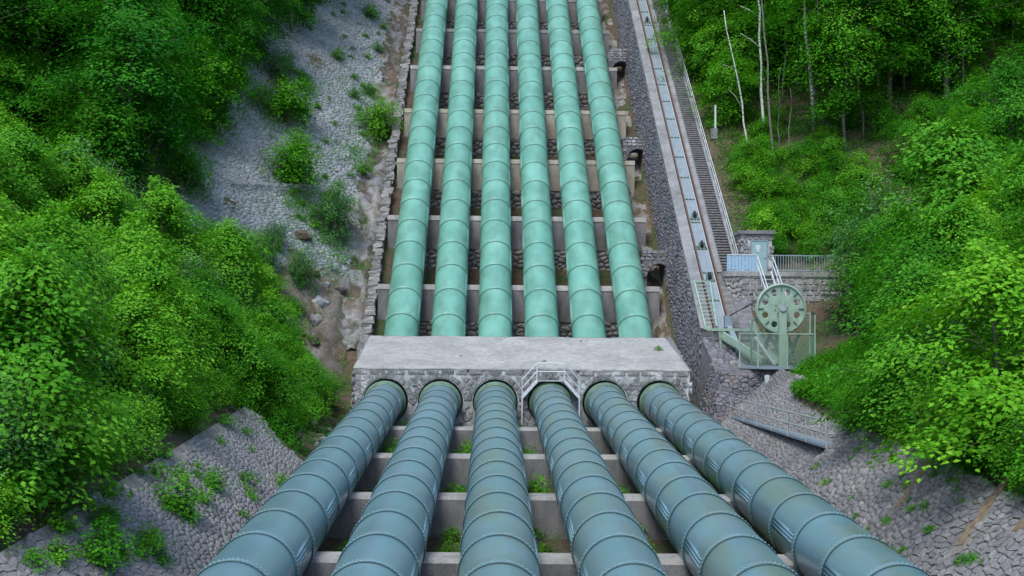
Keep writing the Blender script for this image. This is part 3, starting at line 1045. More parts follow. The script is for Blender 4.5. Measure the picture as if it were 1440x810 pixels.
# arched stone bridges between saddles and the wall
for i, (ax_, ay_) in enumerate([(930, 352), (903, 193), (880, 72)]):
    c = on_plane(ax_, ay_, Vector((0, 0, -HU / math.cos(AU) + .6)), nU)
    y = c.y; zt = c.z
    x0, x1 = 10.5, foot + (zt - bedu(y)) * (top - foot) / hh + .25
    root = empty('arch_bridge', ((x0 + x1) / 2, y, zt - 2.2), '%s small stone arch between the pipe saddles and the funicular wall' % ['lowest', 'middle', 'topmost'][i], 'stone arch')
    zs = zt - 1.9
    prof2 = [(x0, zt), (x1, zt), (x1, zs)]
    n = 10
    w = x1 - x0 - .3
    for k in range(n + 1):
        a = math.pi * k / n
        prof2.append((x0 + .35 + w / 2 + w / 2 * math.cos(a), zs + .95 * math.sin(a)))
    prof2.append((x0, zs)); prof2.append((x0, zs))
    prof2 = prof2[:-1]
    m = MB()
    nn = len(prof2)
    m.add([(a, y, b) for a, b in prof2] + [(a, y + 2.2, b) for a, b in prof2], [tuple(range(nn)), tuple(range(2 * nn - 1, nn - 1, -1))] + [(k, nn + k, nn + (k + 1) % nn, (k + 1) % nn) for k in range(nn)])
    m.build('arch_body', M_MORTARD, root)
    masonry(root, (x0, y - .01, zs), (1, 0, 0), (0, 0, 1), x1 - x0, zt - zs, M_STONEB, (.2, .26), (.3, .5), .05, .03, 90 + i, lambda u, v: v > 1.28 or u < .2, 60)
    for k in range(9):
        a = R(12) + R(156) * k / 8
        o = link('arch_stone', stone_protos(M_STONED)[k % 10], root)
        ca, sa = math.cos(a), math.sin(a)
        B = Matrix(((-sa, ca, 0), (0, 0, -1), (ca, sa, 0)))
        M = (B @ Matrix.Diagonal((.26, .26, .07))).to_4x4()
        M.translation = Vector((x0 + .35 + w / 2 + (w / 2 + .13) * ca, y - .01, zs + (.95 + .13) * sa)) - root.location
        o.matrix_basis = M
    pr = MB(); pr.box((x0 + .1, y + 1.1, zs - 1.4), (.5, 2.0, 2.8)); pr.build('pier', M_STONED, root)

# ---- the track itself
def tp(x, s, h=0.0):        # x across, s along slope from the lower end, h above the wall top
    return Vector((x, YT0, tracku(YT0))) + dU * s + nU * h
SL = (YT1 - YT0) / math.cos(AU)
ft = empty('funicular_track', tp(14.6, 0), 'inclined funicular track with rusty rails and blue-grey cable channel', 'track')
def strip(name, x0, x1, s0, s1, h0, h1, m, parent):
    b = MB()
    b.add([tp(x0, s0, h0), tp(x1, s0, h0), tp(x1, s0, h1), tp(x0, s0, h1), tp(x0, s1, h0), tp(x1, s1, h0), tp(x1, s1, h1), tp(x0, s1, h1)],
          [(0, 1, 2, 3), (7, 6, 5, 4), (0, 4, 5, 1), (1, 5, 6, 2), (2, 6, 7, 3), (3, 7, 4, 0)])
    return b.build(name, m, parent)
strip('edge_beam', TX0 - .08, TX0 + .62, .0, SL, 0, .22, M_CONCS, ft)
strip('rail', TX0 + .68, TX0 + .77, -.1, SL, .02, .26, M_RUST, ft)
strip('rail', TX0 + 1.62, TX0 + 1.71, -.1, SL, .02, .26, M_RUST, ft)
k = 0; s = 0.1
panel = None
while s < SL - 3:
    p = strip('channel_plate', TX0 + .84, TX0 + 1.48, s, s + 2.9, .01, .06, M_STEELB, ft) if panel is None else None
    if panel is None: panel = p; base_s = s
    else:
        p = link('channel_plate', panel.data, ft, dU * (s - base_s))
    q = strip('cross_tie', TX0 + .80, TX0 + 1.58, s - .12, s - .02, .02, .12, M_GREEND, ft) if k == 0 else link('cross_tie', tie.data, ft, dU * (s - base_s))
    if k == 0: tie = q
    k += 1; s += 3.05
strip('channel_lip', TX0 + 1.48, TX0 + 1.55, 0, SL, .07, .14, M_GALV, ft)
strip('channel_lip', TX0 + .80, TX0 + .84, 0, SL, .07, .12, M_STEELB, ft)
strip('slab_strip', TX0 + 1.74, TX0 + 2.10, 6.2, SL, 0, .10, M_CONCS, ft)
# rope pulleys
pulley_me = None
for (px, py) in [(1012, 395), (994, 350), (982, 308), (914, 32)]:
    c = on_plane(px, py, tp(0, 0, .1), nU)
    ss = (c - tp(c.x, 0, .1)).dot(dU)
    b = tp(TX0 + 1.16, ss, .07)
    root = empty('rope_pulley', b, '', 'pulley', 'rope pulleys along the funicular')
    root['label'] = 'dark rope pulley standing in the funicular channel'
    m = MB()
    for xx in (-.16, .16): m.box(b + Vector((xx, 0, .22)), (.05, .3, .44))
    m.build('bracket', M_GREEND, root)
    m = MB(); m.tube([b + Vector((-.07, 0, .36)), b + Vector((.07, 0, .36))], .22, 14); m.build('wheel', M_DARK, root)
    m = MB(); m.box(b + Vector((0, 0, .03)), (.8, .16, .08)); m.build('base', M_GREEND, root)
# hauling cables
m = MB(); m.tube([tp(TX0 + 1.05, .0, .2), tp(TX0 + 1.05, SL, .2)], .018, 5); m.build('cable', M_GALV, ft)
m = MB(); m.tube([tp(TX0 + 1.27, .0, .2), tp(TX0 + 1.27, SL, .2)], .018, 5); m.build('cable', M_GALV, ft)

# ---- old mossy steps beside the lower end of the track
os_ = empty('mossy_steps', tp(TX0 + 2.0, 0), 'short mossy flight of old steps between the rails and the terrace wall', 'steps')
mm = MB(); mm.box((0, 0, 0), (.55, .34, .22)); om = mm.mesh('step', M_FOOT)
for k in range(17):
    link('step', om, os_, tp(TX0 + 2.02, .2 + k * .34, .0) - os_.location)
# ---- stairs beside the track
st = empty('stairway', tp(15, 6), 'long weathered stairway climbing beside the funicular rails', 'stairway')
step_me = None
s = 6.3; k = 0
while s < SL - .5 and k < 290:
    b = tp(TX0 + 2.58, s, 0)
    if step_me is None:
        mm = MB(); mm.box((0, 0, .06), (.88, .32, .10)); step_me = mm.mesh('step', M_PLANK)
    o = link('step', step_me, st, b - st.location)
    k += 1; s += .33
strip('stringer', TX0 + 2.10, TX0 + 2.13, 6.2, SL, 0, .16, M_CONC, st)
strip('stringer', TX0 + 3.03, TX0 + 3.22, 6.2, SL, 0, .12, M_CONCS, st)
# railing to the right of the stairs
rl = empty('stair_railing', tp(TX0 + 3.14, 5), 'thin pale handrail running up along the funicular stairs', 'railing')
s = 6.6; pm = None
while s < SL:
    b = tp(TX0 + 3.14, s, .12)
    if pm is None:
        mm = MB(); mm.tube([(0, 0, 0), (0, 0, 1.0)], .028, 6); pm = mm.mesh('post', M_WHITE)
    link('post', pm, rl, b - rl.location); s += 2.6
for hgt in (.55, 1.0):
    m = MB(); m.tube([tp(TX0 + 3.14, 6.6, .12) + Vector((0, 0, hgt)), tp(TX0 + 3.14, SL, .12) + Vector((0, 0, hgt))], .026, 6); m.build('handrail', M_WHITE, rl)

# lower-left ladder-like railing of the track end
lr = empty('track_end_railing', tp(TX0 - .3, 0), 'pale green barred railing leaning beside the lower end of the track', 'railing')
a0 = at_y(976, 395, 79.2); a1 = at_y(998, 396, 79.2); b0 = at_y(992, 459, 75.4); b1 = at_y(1008, 459, 75.4)
for p, q in ((a0, b0), (a1, b1), (a0, a1)):
    m = MB(); m.bar(p, q, .09); m.build('rail', M_GREENM, lr)
for i in range(1, 12):
    m = MB(); m.bar(a0.lerp(b0, i / 12), a1.lerp(b1, i / 12), .05); m.build('bar', M_GREENM, lr)

# ================================================================== BOOTH AND TERRACE
YB = 80.5
p = at_y(1064, 384, YB)
BZ = p.z
bx0, bx1 = at_y(1043, 350, YB).x, at_y(1086, 350, YB).x
BH = at_y(1064, 329, YB).z
te = empty('stone_terrace', (17, YB, BZ - 3), 'rounded pale stone terrace wall carrying the little gatehouse', 'retaining wall')
tx0, tx1 = at_y(1024, 385, 78.4).x, 22.6
outline = []
for k in range(9):
    a = math.pi / 2 * k / 8
    outline.append((tx0 + .9 - .9 * math.sin(math.pi / 2 - a) , 79.3 - .9 * math.sin(a)))
outline += [(tx1, 78.4), (tx1, 84), (tx0, 84)]
zlo = at_y(1080, 470, 78).z - 1.2
nn = len(outline)
m = MB(); m.add([(a, b, zlo) for a, b in outline] + [(a, b, BZ - .30) for a, b in outline], [tuple(range(nn)), tuple(range(2 * nn - 1, nn - 1, -1))] + [(k, nn + k, nn + (k + 1) % nn, (k + 1) % nn) for k in range(nn)])
m.build('core', M_MORTAR, te)
cx_, cy_ = 19.5, 81.5
m = MB(); o2 = [(a + (-.1 if a < 18 else .0), b - (.1 if b < 80 else 0)) for a, b in outline]
m.add([(a, b, BZ - .297) for a, b in o2] + [(a, b, BZ) for a, b in o2], [tuple(range(nn)), tuple(range(2 * nn - 1, nn - 1, -1))] + [(k, nn + k, nn + (k + 1) % nn, (k + 1) % nn) for k in range(nn)])
m.build('coping', M_CONCC, te)
masonry(te, (tx0 + .85, 78.4, zlo), (1, 0, 0), (0, 0, 1), tx1 - tx0 - .85, BZ - .3 - zlo, M_STONEW, (.26, .4), (.3, .6), .06, .03, 101, None, 200)
for k in range(8):
    a, b = Vector((*outline[k], zlo)), Vector((*outline[k + 1], zlo))
    masonry(te, a, b - a, (0, 0, 1), (b - a).length, BZ - .3 - zlo, M_STONEW, (.26, .4), (.17, .2), .05, .02, 110 + k, None, 0)
masonry(te, (tx0, 84, zlo), (0, -1, 0), (0, 0, 1), 4.7, BZ - .3 - zlo, M_STONEW, (.26, .4), (.3, .6), .06, .03, 119, None, 0)

bo = empty('gatehouse', ((bx0 + bx1) / 2, YB, BZ), 'tiny pale stone gatehouse with flat slab roof and teal door', 'gatehouse')
m = MB(); m.box(((bx0 + bx1) / 2, YB + 1.1, (BZ + BH) / 2), (bx1 - bx0, 2.0, BH - BZ)); m.build('wall', M_MORTARW, bo)
dx0, dx1 = at_y(1057, 360, YB).x, at_y(1078, 360, YB).x
dz = at_y(1067, 339, YB).z
masonry(bo, (bx0, YB + .1, BZ), (1, 0, 0), (0, 0, 1), bx1 - bx0, BH - BZ, M_STONEW, (.17, .26), (.22, .5), .06, .025, 121, lambda u, v: not (dx0 - .12 < bx0 + u < dx1 + .12 and v < dz - BZ + .1), 200)
masonry(bo, (bx0, YB + .1, BZ), (0, 1, 0), (0, 0, 1), 2.0, BH - BZ, M_STONEW, (.17, .26), (.22, .5), .05, .025, 122, None, 60)
m = MB(); m.box(((bx0 + bx1) / 2, YB + 1.1, BH + .11), (bx1 - bx0 + .36, 2.4, .22)); m.build('roof', M_CONC, bo)
m = MB(); m.box(((dx0 + dx1) / 2, YB + .06, (BZ + dz) / 2), (dx1 - dx0, .1, dz - BZ)); door = m.build('door', M_DOOR, bo)
pc = at_y(1066, 348, YB)
m = MB(); m.tube([(pc.x, YB + .02, pc.z), (pc.x, YB - .02, pc.z)], .17, 16); m.build('round_plate', M_WHITE, door)
m = MB(); m.box((pc.x, YB + .005, pc.z - .2), (.2, .03, .14)); m.build('notice', M_WHITE, door)
m = MB(); m.box((dx1 - .1, YB - .02, BZ + 1.0), (.1, .08, .05)); m.build('handle', M_GALV, door)
m = MB()
for a, b, c, d in ((dx0 - .06, dx0, BZ, dz + .06), (dx1, dx1 + .06, BZ, dz + .06), (dx0, dx1, dz, dz + .06)):
    m.box(((a + b) / 2, YB + .05, (c + d) / 2), (b - a, .14, d - c))
m.build('door_frame', M_STEELB, bo)

# blue panel railing and barred railing on the terrace
pr = empty('panel_railing', (tx0 + .5, 78.9, BZ), 'pale blue sheet-metal parapet at the edge of the terrace', 'railing')
x_a, x_b = at_y(1023, 382, 78.9).x, at_y(1061, 382, 78.9).x
zt_ = at_y(1040, 359, 78.9).z
nP = 8
for i in range(nP):
    w = (x_b - x_a) / nP
    m = MB(); m.box((x_a + w * (i + .5), 78.7, (BZ + .1 + zt_) / 2), (w - .025, .04, zt_ - BZ - .12)); m.build('panel', M_BLUEP, pr)
m = MB(); m.box(((x_a + x_b) / 2, 78.7, zt_ + .02), (x_b - x_a + .1, .1, .07)); m.build('top_rail', M_WHITE, pr)
m = MB(); m.box(((x_a + x_b) / 2, 78.7, BZ + .045), (x_b - x_a, .06, .07)); m.build('bottom_rail', M_BLUEP, pr)
for xx in (x_a - .03, x_b + .03):
    m = MB(); m.box((xx, 78.7, (BZ + zt_) / 2), (.08, .08, zt_ - BZ)); m.build('post', M_BLUEP, pr)
br = empty('barred_railing', (19, 78.7, BZ), 'pale blue-grey barred railing on the terrace beside the gatehouse door', 'railing')
x_c, x_d = at_y(1087, 382, 78.7).x, 22.5
nb = int((x_d - x_c) / .16)
bar_me = None
for i in range(nb + 1):
    if bar_me is None:
        mm = MB(); mm.box((0, 0, (zt_ - BZ) / 2), (.035, .035, zt_ - BZ - .06)); bar_me = mm.mesh('bar', M_STEELB)
    link('bar', bar_me, br, Vector((x_c + i * .16, 78.7, BZ + .02)) - br.location)
for zz in (BZ + .10, zt_):
    m = MB(); m.box(((x_c + x_d) / 2, 78.7, zz), (x_d - x_c, .06, .07)); m.build('rail', M_STEELB, br)

# white steel stairs from the terrace down to the winch
ws = empty('steel_stairs', (17.5, 77, BZ - 2), 'white steel steps with handrails leading from the gatehouse down to the winch', 'stairs')
s_top = [at_y(1068, 383, 78.3), at_y(1084, 383, 78.3)]
drop = Vector((.25, -2.6, -2.6))
for q in s_top:
    m = MB(); m.bar(q, q + drop, .07, .2); m.build('stringer', M_WHITE, ws)
nst = 9
for i in range(nst):
    t = (i + .6) / nst
    c = (s_top[0] + s_top[1]) / 2 + drop * t
    m = MB(); m.box(c, (s_top[1].x - s_top[0].x, .26, .05)); m.build('tread', M_GALV, ws)
for q, sx in ((s_top[0], -.12), (s_top[1], .12)):
    for hh_ in (.55, 1.05):
        m = MB(); m.tube([q + Vector((sx, .1, hh_)), q + drop + Vector((sx, 0, hh_))], .035, 6); m.build('handrail', M_WHITE, ws)
    for t in (0, .33, .66, 1.0):
        m = MB(); m.tube([q + drop * t + Vector((sx, 0, -.05)), q + drop * t + Vector((sx, 0, 1.05))], .03, 6); m.build('post', M_WHITE, ws)

# ================================================================== CABLE WINCH / SHEAVE
YW = 71.2
wc = at_y(1098, 434, YW)
RW = 35.5 * wc.y / F
pb = at_y(1098, 515, YW - .4)
wn_ = empty('cable_sheave', (wc.x, YW, pb.z), 'large sage green cable wheel with eight round holes on a steel frame', 'cable wheel')
def wheel():
    n = 96; prof_r = []
    # disc with 8 holes: polar grid, faces inside a hole are skipped
    nr = 40; na = 192
    hole_c = .68 * RW; hr = .125 * RW
    V, Fq = [], []
    rs = [RW * (.06 + .88 * i / nr) for i in range(nr + 1)]
    for yy in (-.06, .06):
        for r in rs:
            for k in range(na):
                a = 2 * math.pi * k / na
                V.append([r * math.cos(a), yy, r * math.sin(a)])
    def hidden(r, a):
        for h in range(8):
            b = math.pi / 8 + h * math.pi / 4
            if math.hypot(r * math.cos(a) - hole_c * math.cos(b), r * math.sin(a) - hole_c * math.sin(b)) < hr: return True
        return False
    # snap vertices near a hole edge onto it
    for v in V:
        for h in range(8):
            b = math.pi / 8 + h * math.pi / 4
            dx, dz = v[0] - hole_c * math.cos(b), v[2] - hole_c * math.sin(b)
            d = math.hypot(dx, dz)
            if abs(d - hr) < .022 * RW and d > 0:
                v[0] += dx * (hr / d - 1); v[2] += dz * (hr / d - 1)
    m0 = (nr + 1) * na
    gone = {}
    for i in range(nr):
        for k in range(na):
            r = (rs[i] + rs[i + 1]) / 2; a = 2 * math.pi * (k + .5) / na
            gone[i, k] = hidden(r, a)
    for i in range(nr):
        for k in range(na):
            if gone[i, k]: continue
            k2 = (k + 1) % na
            q = (i * na + k, i * na + k2, (i + 1) * na + k2, (i + 1) * na + k)
            Fq.append(q); Fq.append(tuple(m0 + j for j in q[::-1]))
            for (e0, e1, nb_) in ((q[0], q[1], (i - 1, k)), (q[1], q[2], (i, k2)), (q[2], q[3], (i + 1, k)), (q[3], q[0], (i, (k - 1) % na))):
                if gone.get(nb_, False):
                    Fq.append((e1, e0, m0 + e0, m0 + e1))
    return np_mesh('disc', V, Fq, M_GREENM)
off = wc - wn_.location
dsk = link('disc', wheel(), wn_, off)
rim = link('rim', ring_mesh('rim', [(RW * .93, -.16), (RW, -.17), (RW, -.09), (RW * .95, -.05), (RW * .95, .05), (RW, .09), (RW, .17), (RW * .93, .16), (RW * .93, -.16)], M_GREENM, 96, False), wn_, off)
for h in range(8):
    a = h * math.pi / 4
    m = MB(); c = wc + Vector((.80 * RW * math.cos(a), -.10, .80 * RW * math.sin(a)))
    m.bar(wc + Vector((.70 * RW * math.cos(a), -.1, .70 * RW * math.sin(a))), wc + Vector((.92 * RW * math.cos(a), -.1, .92 * RW * math.sin(a))), .05, .05, up=Vector((0, 1, 0)))
    m.build('stiffener', M_GREEND, wn_)
m = MB(); m.tube([wc + Vector((0, -.62, 0)), wc + Vector((0, .5, 0))], .17, 20); m.build('axle', M_GALV, wn_)
m = MB(); m.box(wc + Vector((0, -.44, .05)), (.5, .2, .5)); m.build('bearing_housing', M_GREENM, wn_)
m = MB(); m.tube([wc + Vector((0, -.56, 0)), wc + Vector((0, -.50, 0))], .24, 20); m.build('hub_cap', M_STEELB, wn_)
m = MB(); m.bar(Vector((wc.x, YW - .44, pb.z)), Vector((wc.x, YW - .44, wc.z - .18)), .42, .22, up=Vector((0, 1, 0))); m.build('post', M_GREENM, wn_)
m = MB(); m.bar(Vector((wc.x, YW + .44, pb.z)), Vector((wc.x, YW + .44, wc.z)), .42, .22, up=Vector((0, 1, 0))); m.build('post', M_GREENM, wn_)
for sx in (-1, 1):
    m = MB(); m.bar(Vector((wc.x + sx * 1.15, YW + .55, pb.z)), Vector((wc.x + sx * .1, YW + .55, wc.z - .4)), .16, .16); m.build('brace', M_GREEND, wn_)
# inclined frame beams coming down from the track
f0, f1 = at_y(1014, 470, 74.6), at_y(1070, 507, 71.6)
for dy in (-.5, .6):
    m = MB(); m.bar(f0 + Vector((0, dy, 0)), f1 + Vector((0, dy, 0)), .16, .34); m.build('inclined_beam', M_GREENM, wn_)
m = MB(); m.bar(at_y(1056, 450, 72.6), at_y(1092, 512, 71.4), .16, .28); m.build('inclined_beam', M_GREENM, wn_)
m = MB(); m.bar(at_y(1062, 474, 70.4), at_y(1088, 511, 70.4), .26, .14); m.build('strut', M_WHITE, wn_)
m = MB(); m.bar(at_y(1124, 468, 71.8), at_y(1106, 512, 71.4), .12, .16); m.build('strut', M_GREEND, wn_)
m = MB(); m.bar(at_y(1116, 476, 72.2), at_y(1120, 506, 72.2), .10, .12); m.build('strut', M_WHITE, wn_)
# loop of guard tube left of the wheel
gp = [at_y(1057, 512, 71), at_y(1056, 470, 71.2), at_y(1058, 450, 71.4), at_y(1064, 447, 71.5), at_y(1076, 460, 71.5), at_y(1094, 495, 71.4)]
m = MB(); m.tube(gp, .06, 8); m.build('guard_tube', M_GREEND, wn_)
for dz in (.0, .12):
    m = MB(); m.tube([wc + Vector((-RW * .97, 0, .35 + dz)), at_y(1024, 449, 75.4) + Vector((dz, 0, .2))], .022, 6); m.build('cable', M_DARK, wn_)
for k in range(8):
    a = k * math.pi / 4 + .2
    c = wc + Vector((.34 * math.cos(a), -.1, .34 * math.sin(a)))
    m = MB(); m.tube([c, c + Vector((0, .05, 0))], .045, 6); m.build('bolt', M_GREEND, wn_)
# deflection sheave box at track end
m = MB(); m.box(at_y(1024, 452, 75.4), (.45, .5, .7)); m.build('deflector', M_STEELB, wn_)
m = MB(); m.bar(at_y(1024, 456, 75.4), at_y(1040, 494, 73.5), .3, .18); m.build('cable_guide', M_STEELB, wn_)

# platform
pf = empty('winch_platform', (wc.x, 70.5, pb.z), 'steel platform with wire-mesh safety cage around the cable wheel', 'platform')
q = [at_y(1040, 509, 70.9), at_y(1066, 523, 69.6), at_y(1146, 523, 69.6), at_y(1146, 517, 72.6), at_y(1040, 509, 73.4)]
zpf = pb.z
q = [Vector((v.x, v.y, zpf)) for v in q]
nn = 5
m = MB(); m.add(q + [v - Vector((0, 0, .14)) for v in q], [tuple(range(nn)), tuple(range(2 * nn - 1, nn - 1, -1))] + [(k, nn + k, nn + (k + 1) % nn, (k + 1) % nn) for k in range(nn)])
m.build('deck', M_STEELB, pf)
hC = at_y(1066, 469, 69.6).z - zpf
hB = at_y(1146, 440, 70.6).z - zpf
corners = [(q[0], hC), (q[1], hC), (Vector((wc.x, 69.6, zpf)), hC), (q[2], hC), (q[2] + Vector((0, 1.1, 0)), hB), (q[3], hB)]
for v, h in corners:
    m = MB(); m.bar(v - Vector((0, 0, .1)), v + Vector((0, 0, h)), .07); m.build('cage_post', M_GREENM, pf)
for (a, ha), (b, hb) in zip(corners[:-1], corners[1:]):
    if (a - b).length < .05: continue
    h = min(ha, hb)
    m = MB(); m.bar(a + Vector((0, 0, h)), b + Vector((0, 0, h)), .07); m.build('cage_rail', M_GREENM, pf)
    m = MB(); m.add([a + Vector((0, 0, .05)), b + Vector((0, 0, .05)), b + Vector((0, 0, h - .04)), a + Vector((0, 0, h - .04))], [(0, 1, 2, 3)]); m.build('wire_mesh', M_WIRE, pf)
# back mesh
a, b = q[3], Vector((at_y(1128, 440, 72.8).x, 72.8, zpf))
m = MB(); m.bar(a + Vector((0, 0, hB)), b + Vector((0, 0, hB)), .07); m.build('cage_rail', M_GREENM, pf)
m = MB(); m.add([a, b, b + Vector((0, 0, hB)), a + Vector((0, 0, hB))], [(0, 1, 2, 3)]); m.build('wire_mesh', M_WIRE, pf)
for t in (.0, .5):
    m = MB(); m.bar(q[2].lerp(q[3], t) + Vector((0, 0, .05)), q[2].lerp(q[3], t + .5) + Vector((0, 0, hB - .1)), .05); m.build('cage_brace', M_GREEND, pf)
# gantry beam at the track end
gb = empty('end_beam', at_y(1020, 470, 75.2), 'pale green steel beam on short legs closing the lower end of the track', 'steel beam')
m = MB(); m.bar(at_y(990, 460, 75.2), at_y(1000, 464, 74.9), .22, .16); m.bar(at_y(999, 463.5, 74.9), at_y(1058, 464, 74.9), .22, .16); m.build('beam', M_GREENM, gb)
for px in (1012, 1026, 1056):
    m = MB(); m.bar(at_y(px, 466, 74.9), at_y(px + 2, 494, 74.4), .14); m.build('leg', M_GREEND, gb)

# ================================================================== CROSSOVER STEPS OVER THE FOURTH PIPE
YC = Y_FRONT - .55
xo = empty('crossover_steps', (PX[3], YC, axl(YC)), 'white railed crossover steps straddling a pipe at the anchor block', 'steps')
cx = PX[3]; ztop = axl(YC) + RL + .24
zfoot = bedl(YC) + .1
m = MB(); m.box((cx, YC, ztop), (1.5, .7, .05)); m.build('platform', M_GALV, xo)
for sx in (-1, 1):
    a = Vector((cx + sx * .75, YC, ztop)); b = Vector((cx + sx * 1.55, YC, ztop - .9)); c = Vector((cx + sx * 1.55, YC, zfoot))
    for dy in (-.33, .33):
        y3 = Vector((0, dy, 0))
        m = MB(); m.bar(a + y3, b + y3, .06, .14); m.build('stringer', M_WHITE, xo)
        m = MB(); m.bar(b + y3, c + y3, .06); m.build('leg', M_WHITE, xo)
        for hgt in (.5, .95):
            m = MB(); m.tube([a + y3 + Vector((0, 0, hgt)), b + y3 + Vector((0, 0, hgt)), b + y3], .02, 6); m.build('handrail', M_WHITE, xo)
        m = MB(); m.tube([a + y3, a + y3 + Vector((0, 0, .95))], .025, 6); m.build('post', M_WHITE, xo)
    for t in (.2, .5, .8):
        m = MB(); m.box(a.lerp(b, t), (.25, .66, .05)); m.build('tread', M_WHITE, xo)
for dy in (-.33, .33):
    for hgt in (.5, .95):
        m = MB(); m.tube([(cx - .75, YC + dy, ztop + hgt), (cx + .75, YC + dy, ztop + hgt)], .02, 6); m.build('handrail', M_WHITE, xo)

# ================================================================== STONE-CLAD SLOPE ABOVE, LEFT OF THE MINT PIPES
sl = empty('stone_slope', (-12, 90, bedu(90)), 'pale weathered stone-clad hillside beside the mint green pipes', 'stone slope')
Os = Vector((-9.9, 79, bedu(79) + .75 * .3 + .12))
nS = Vector((.75, -TU, 1)).normalized()
evs = dU.cross(nS).normalized()
if evs.x > 0: evs = -evs
Us, Vs = 92.0, 17.0
def in_slope(u, v):
    y = 79 + u * math.cos(AU)
    n_ = hnoise(u * .6, v * 1.1)
    lim0 = .5 + .5 * n_ * smooth(0, 1, 1)
    if u < 14 and v < 2.6 + .8 * n_ + (14 - u) * .13: return False       # broken away near the block
    return v > lim0 * .8
eh = nS.cross(Vector((0, 0, 1))).normalized()
if eh.x > 0: eh = -eh
ess = nS.cross(eh).normalized()
if ess.z < 0: ess = -ess
def in_sl(u, v, w):
    q = w - Os
    a, b = q.dot(dU), q.dot(evs)
    if not (0 < a < Us and 0 < b < Vs): return False
    px, py = project(w)
    if px < 250: return False
    return in_slope(a, b)
_c = [Os, Os + dU * Us, Os + dU * Us + evs * Vs, Os + evs * Vs]
_u = [(c - Os).dot(eh) for c in _c]; _v = [(c - Os).dot(ess) for c in _c]
rubble(sl, Os, eh, ess, min(_u), max(_u), min(_v), max(_v), M_STONEU, .36, .23, .06, .025, 131, in_sl, 300)
m = MB()
P = [Os + evs * .6 + dU * 12, Os + evs * .6 + dU * Us, Os + dU * Us + evs * Vs, Os + evs * Vs, Os + evs * 4.4, Os + evs * 3.6 + dU * 4]
m.add([p - nS * .03 for p in P] + [p - nS * .5 for p in P], [tuple(range(6)), tuple(range(11, 5, -1))] + [(k, 6 + k, 6 + (k + 1) % 6, (k + 1) % 6) for k in range(6)])
m.build('bedding', M_EARTHJOINT, sl)
# a ledge wall crossing the cladding
lg = empty('ledge_wall', at_y(380, 262, 92), 'low stone ledge wall stepping out of the pale stone-clad hillside', 'stone wall')
pa, pbb = on_plane(333, 256, Os, nS), on_plane(447, 262, Os, nS)
ed = (pbb - pa)
m = MB(); L_ = ed.length
zlow = Vector((0, -1.7, -3.2))
outn = Vector((0, -.9, 0))
vsx = [pa + outn, pbb + outn, pbb, pa, pa + outn + zlow, pbb + outn + zlow, pbb + zlow, pa + zlow]
vsx = [pa + outn, pbb + outn, pbb + Vector((0, 1.5, .2)), pa + Vector((0, 1.5, .2)), pa + outn + Vector((0, -.5, -3.6)), pbb + outn + Vector((0, -.5, -3.6)), pbb + Vector((0, 1.5, -3)), pa + Vector((0, 1.5, -3))]
m.add(vsx, [(0, 1, 2, 3), (7, 6, 5, 4), (0, 4, 5, 1), (1, 5, 6, 2), (2, 6, 7, 3), (3, 7, 4, 0)]); m.build('core', M_MORTAR, lg)
rubble(lg, vsx[4] + Vector((0, -.03, 0)), ed, vsx[0] - vsx[4], 0, L_, 0, (vsx[0] - vsx[4]).length, M_STONEU, .36, .26, .06, .03, 141, None, 150)

# stepped masonry edging left of the first upper pipe
eg = empty('stepped_edging', (-8.2, 79, bedu(79)), 'stepped stone block edging beside the mint pipe farthest from the funicular', 'stone edging')
rgE = random.Random(9)
EB = []
for q in range(6):
    mm = MB(); mm.box((0, 0, 0), (.62, .44, .27))
    mm.v = [(a + rgE.uniform(-.06, .06), b + rgE.uniform(-.05, .05), c + rgE.uniform(-.04, .04)) for a, b, c in mm.v]
    EB.append(mm.mesh('block', M_STONEW))
for k in range(150):
    y = 78.0 + k * .42
    z = bedu(y) + 1.2
    o = link('block', None, eg) if False else None
    if k == 0:
        eb = None
    for lay in (0, 1):
        b = link('block', rgE.choice(EB), eg, Vector((-8.2 + rgE.uniform(-.12, .12), y, z - .1 - lay * .26 + rgE.uniform(-.06, .06))) - eg.location)
        b.rotation_euler = (rgE.uniform(-.1, .1), rgE.uniform(-.1, .1), rgE.uniform(-.2, .2)); b.scale = (rgE.uniform(.8, 1.15), 1, 1)
m = MB(); 
m.add([(-8.45, 77.6, bedu(77.6) - .3), (-7.9, 77.6, bedu(77.6) - .3), (-7.9, 77.6, bedu(77.6) + .75), (-8.45, 77.6, bedu(77.6) + .75), (-8.45, 141, bedu(141) - .3), (-7.9, 141, bedu(141) - .3), (-7.9, 141, bedu(141) + .75), (-8.45, 141, bedu(141) + .75)],
      [(0, 1, 2, 3), (7, 6, 5, 4), (0, 4, 5, 1), (1, 5, 6, 2), (2, 6, 7, 3), (3, 7, 4, 0)]); m.build('kerb_core', M_STONED, eg)

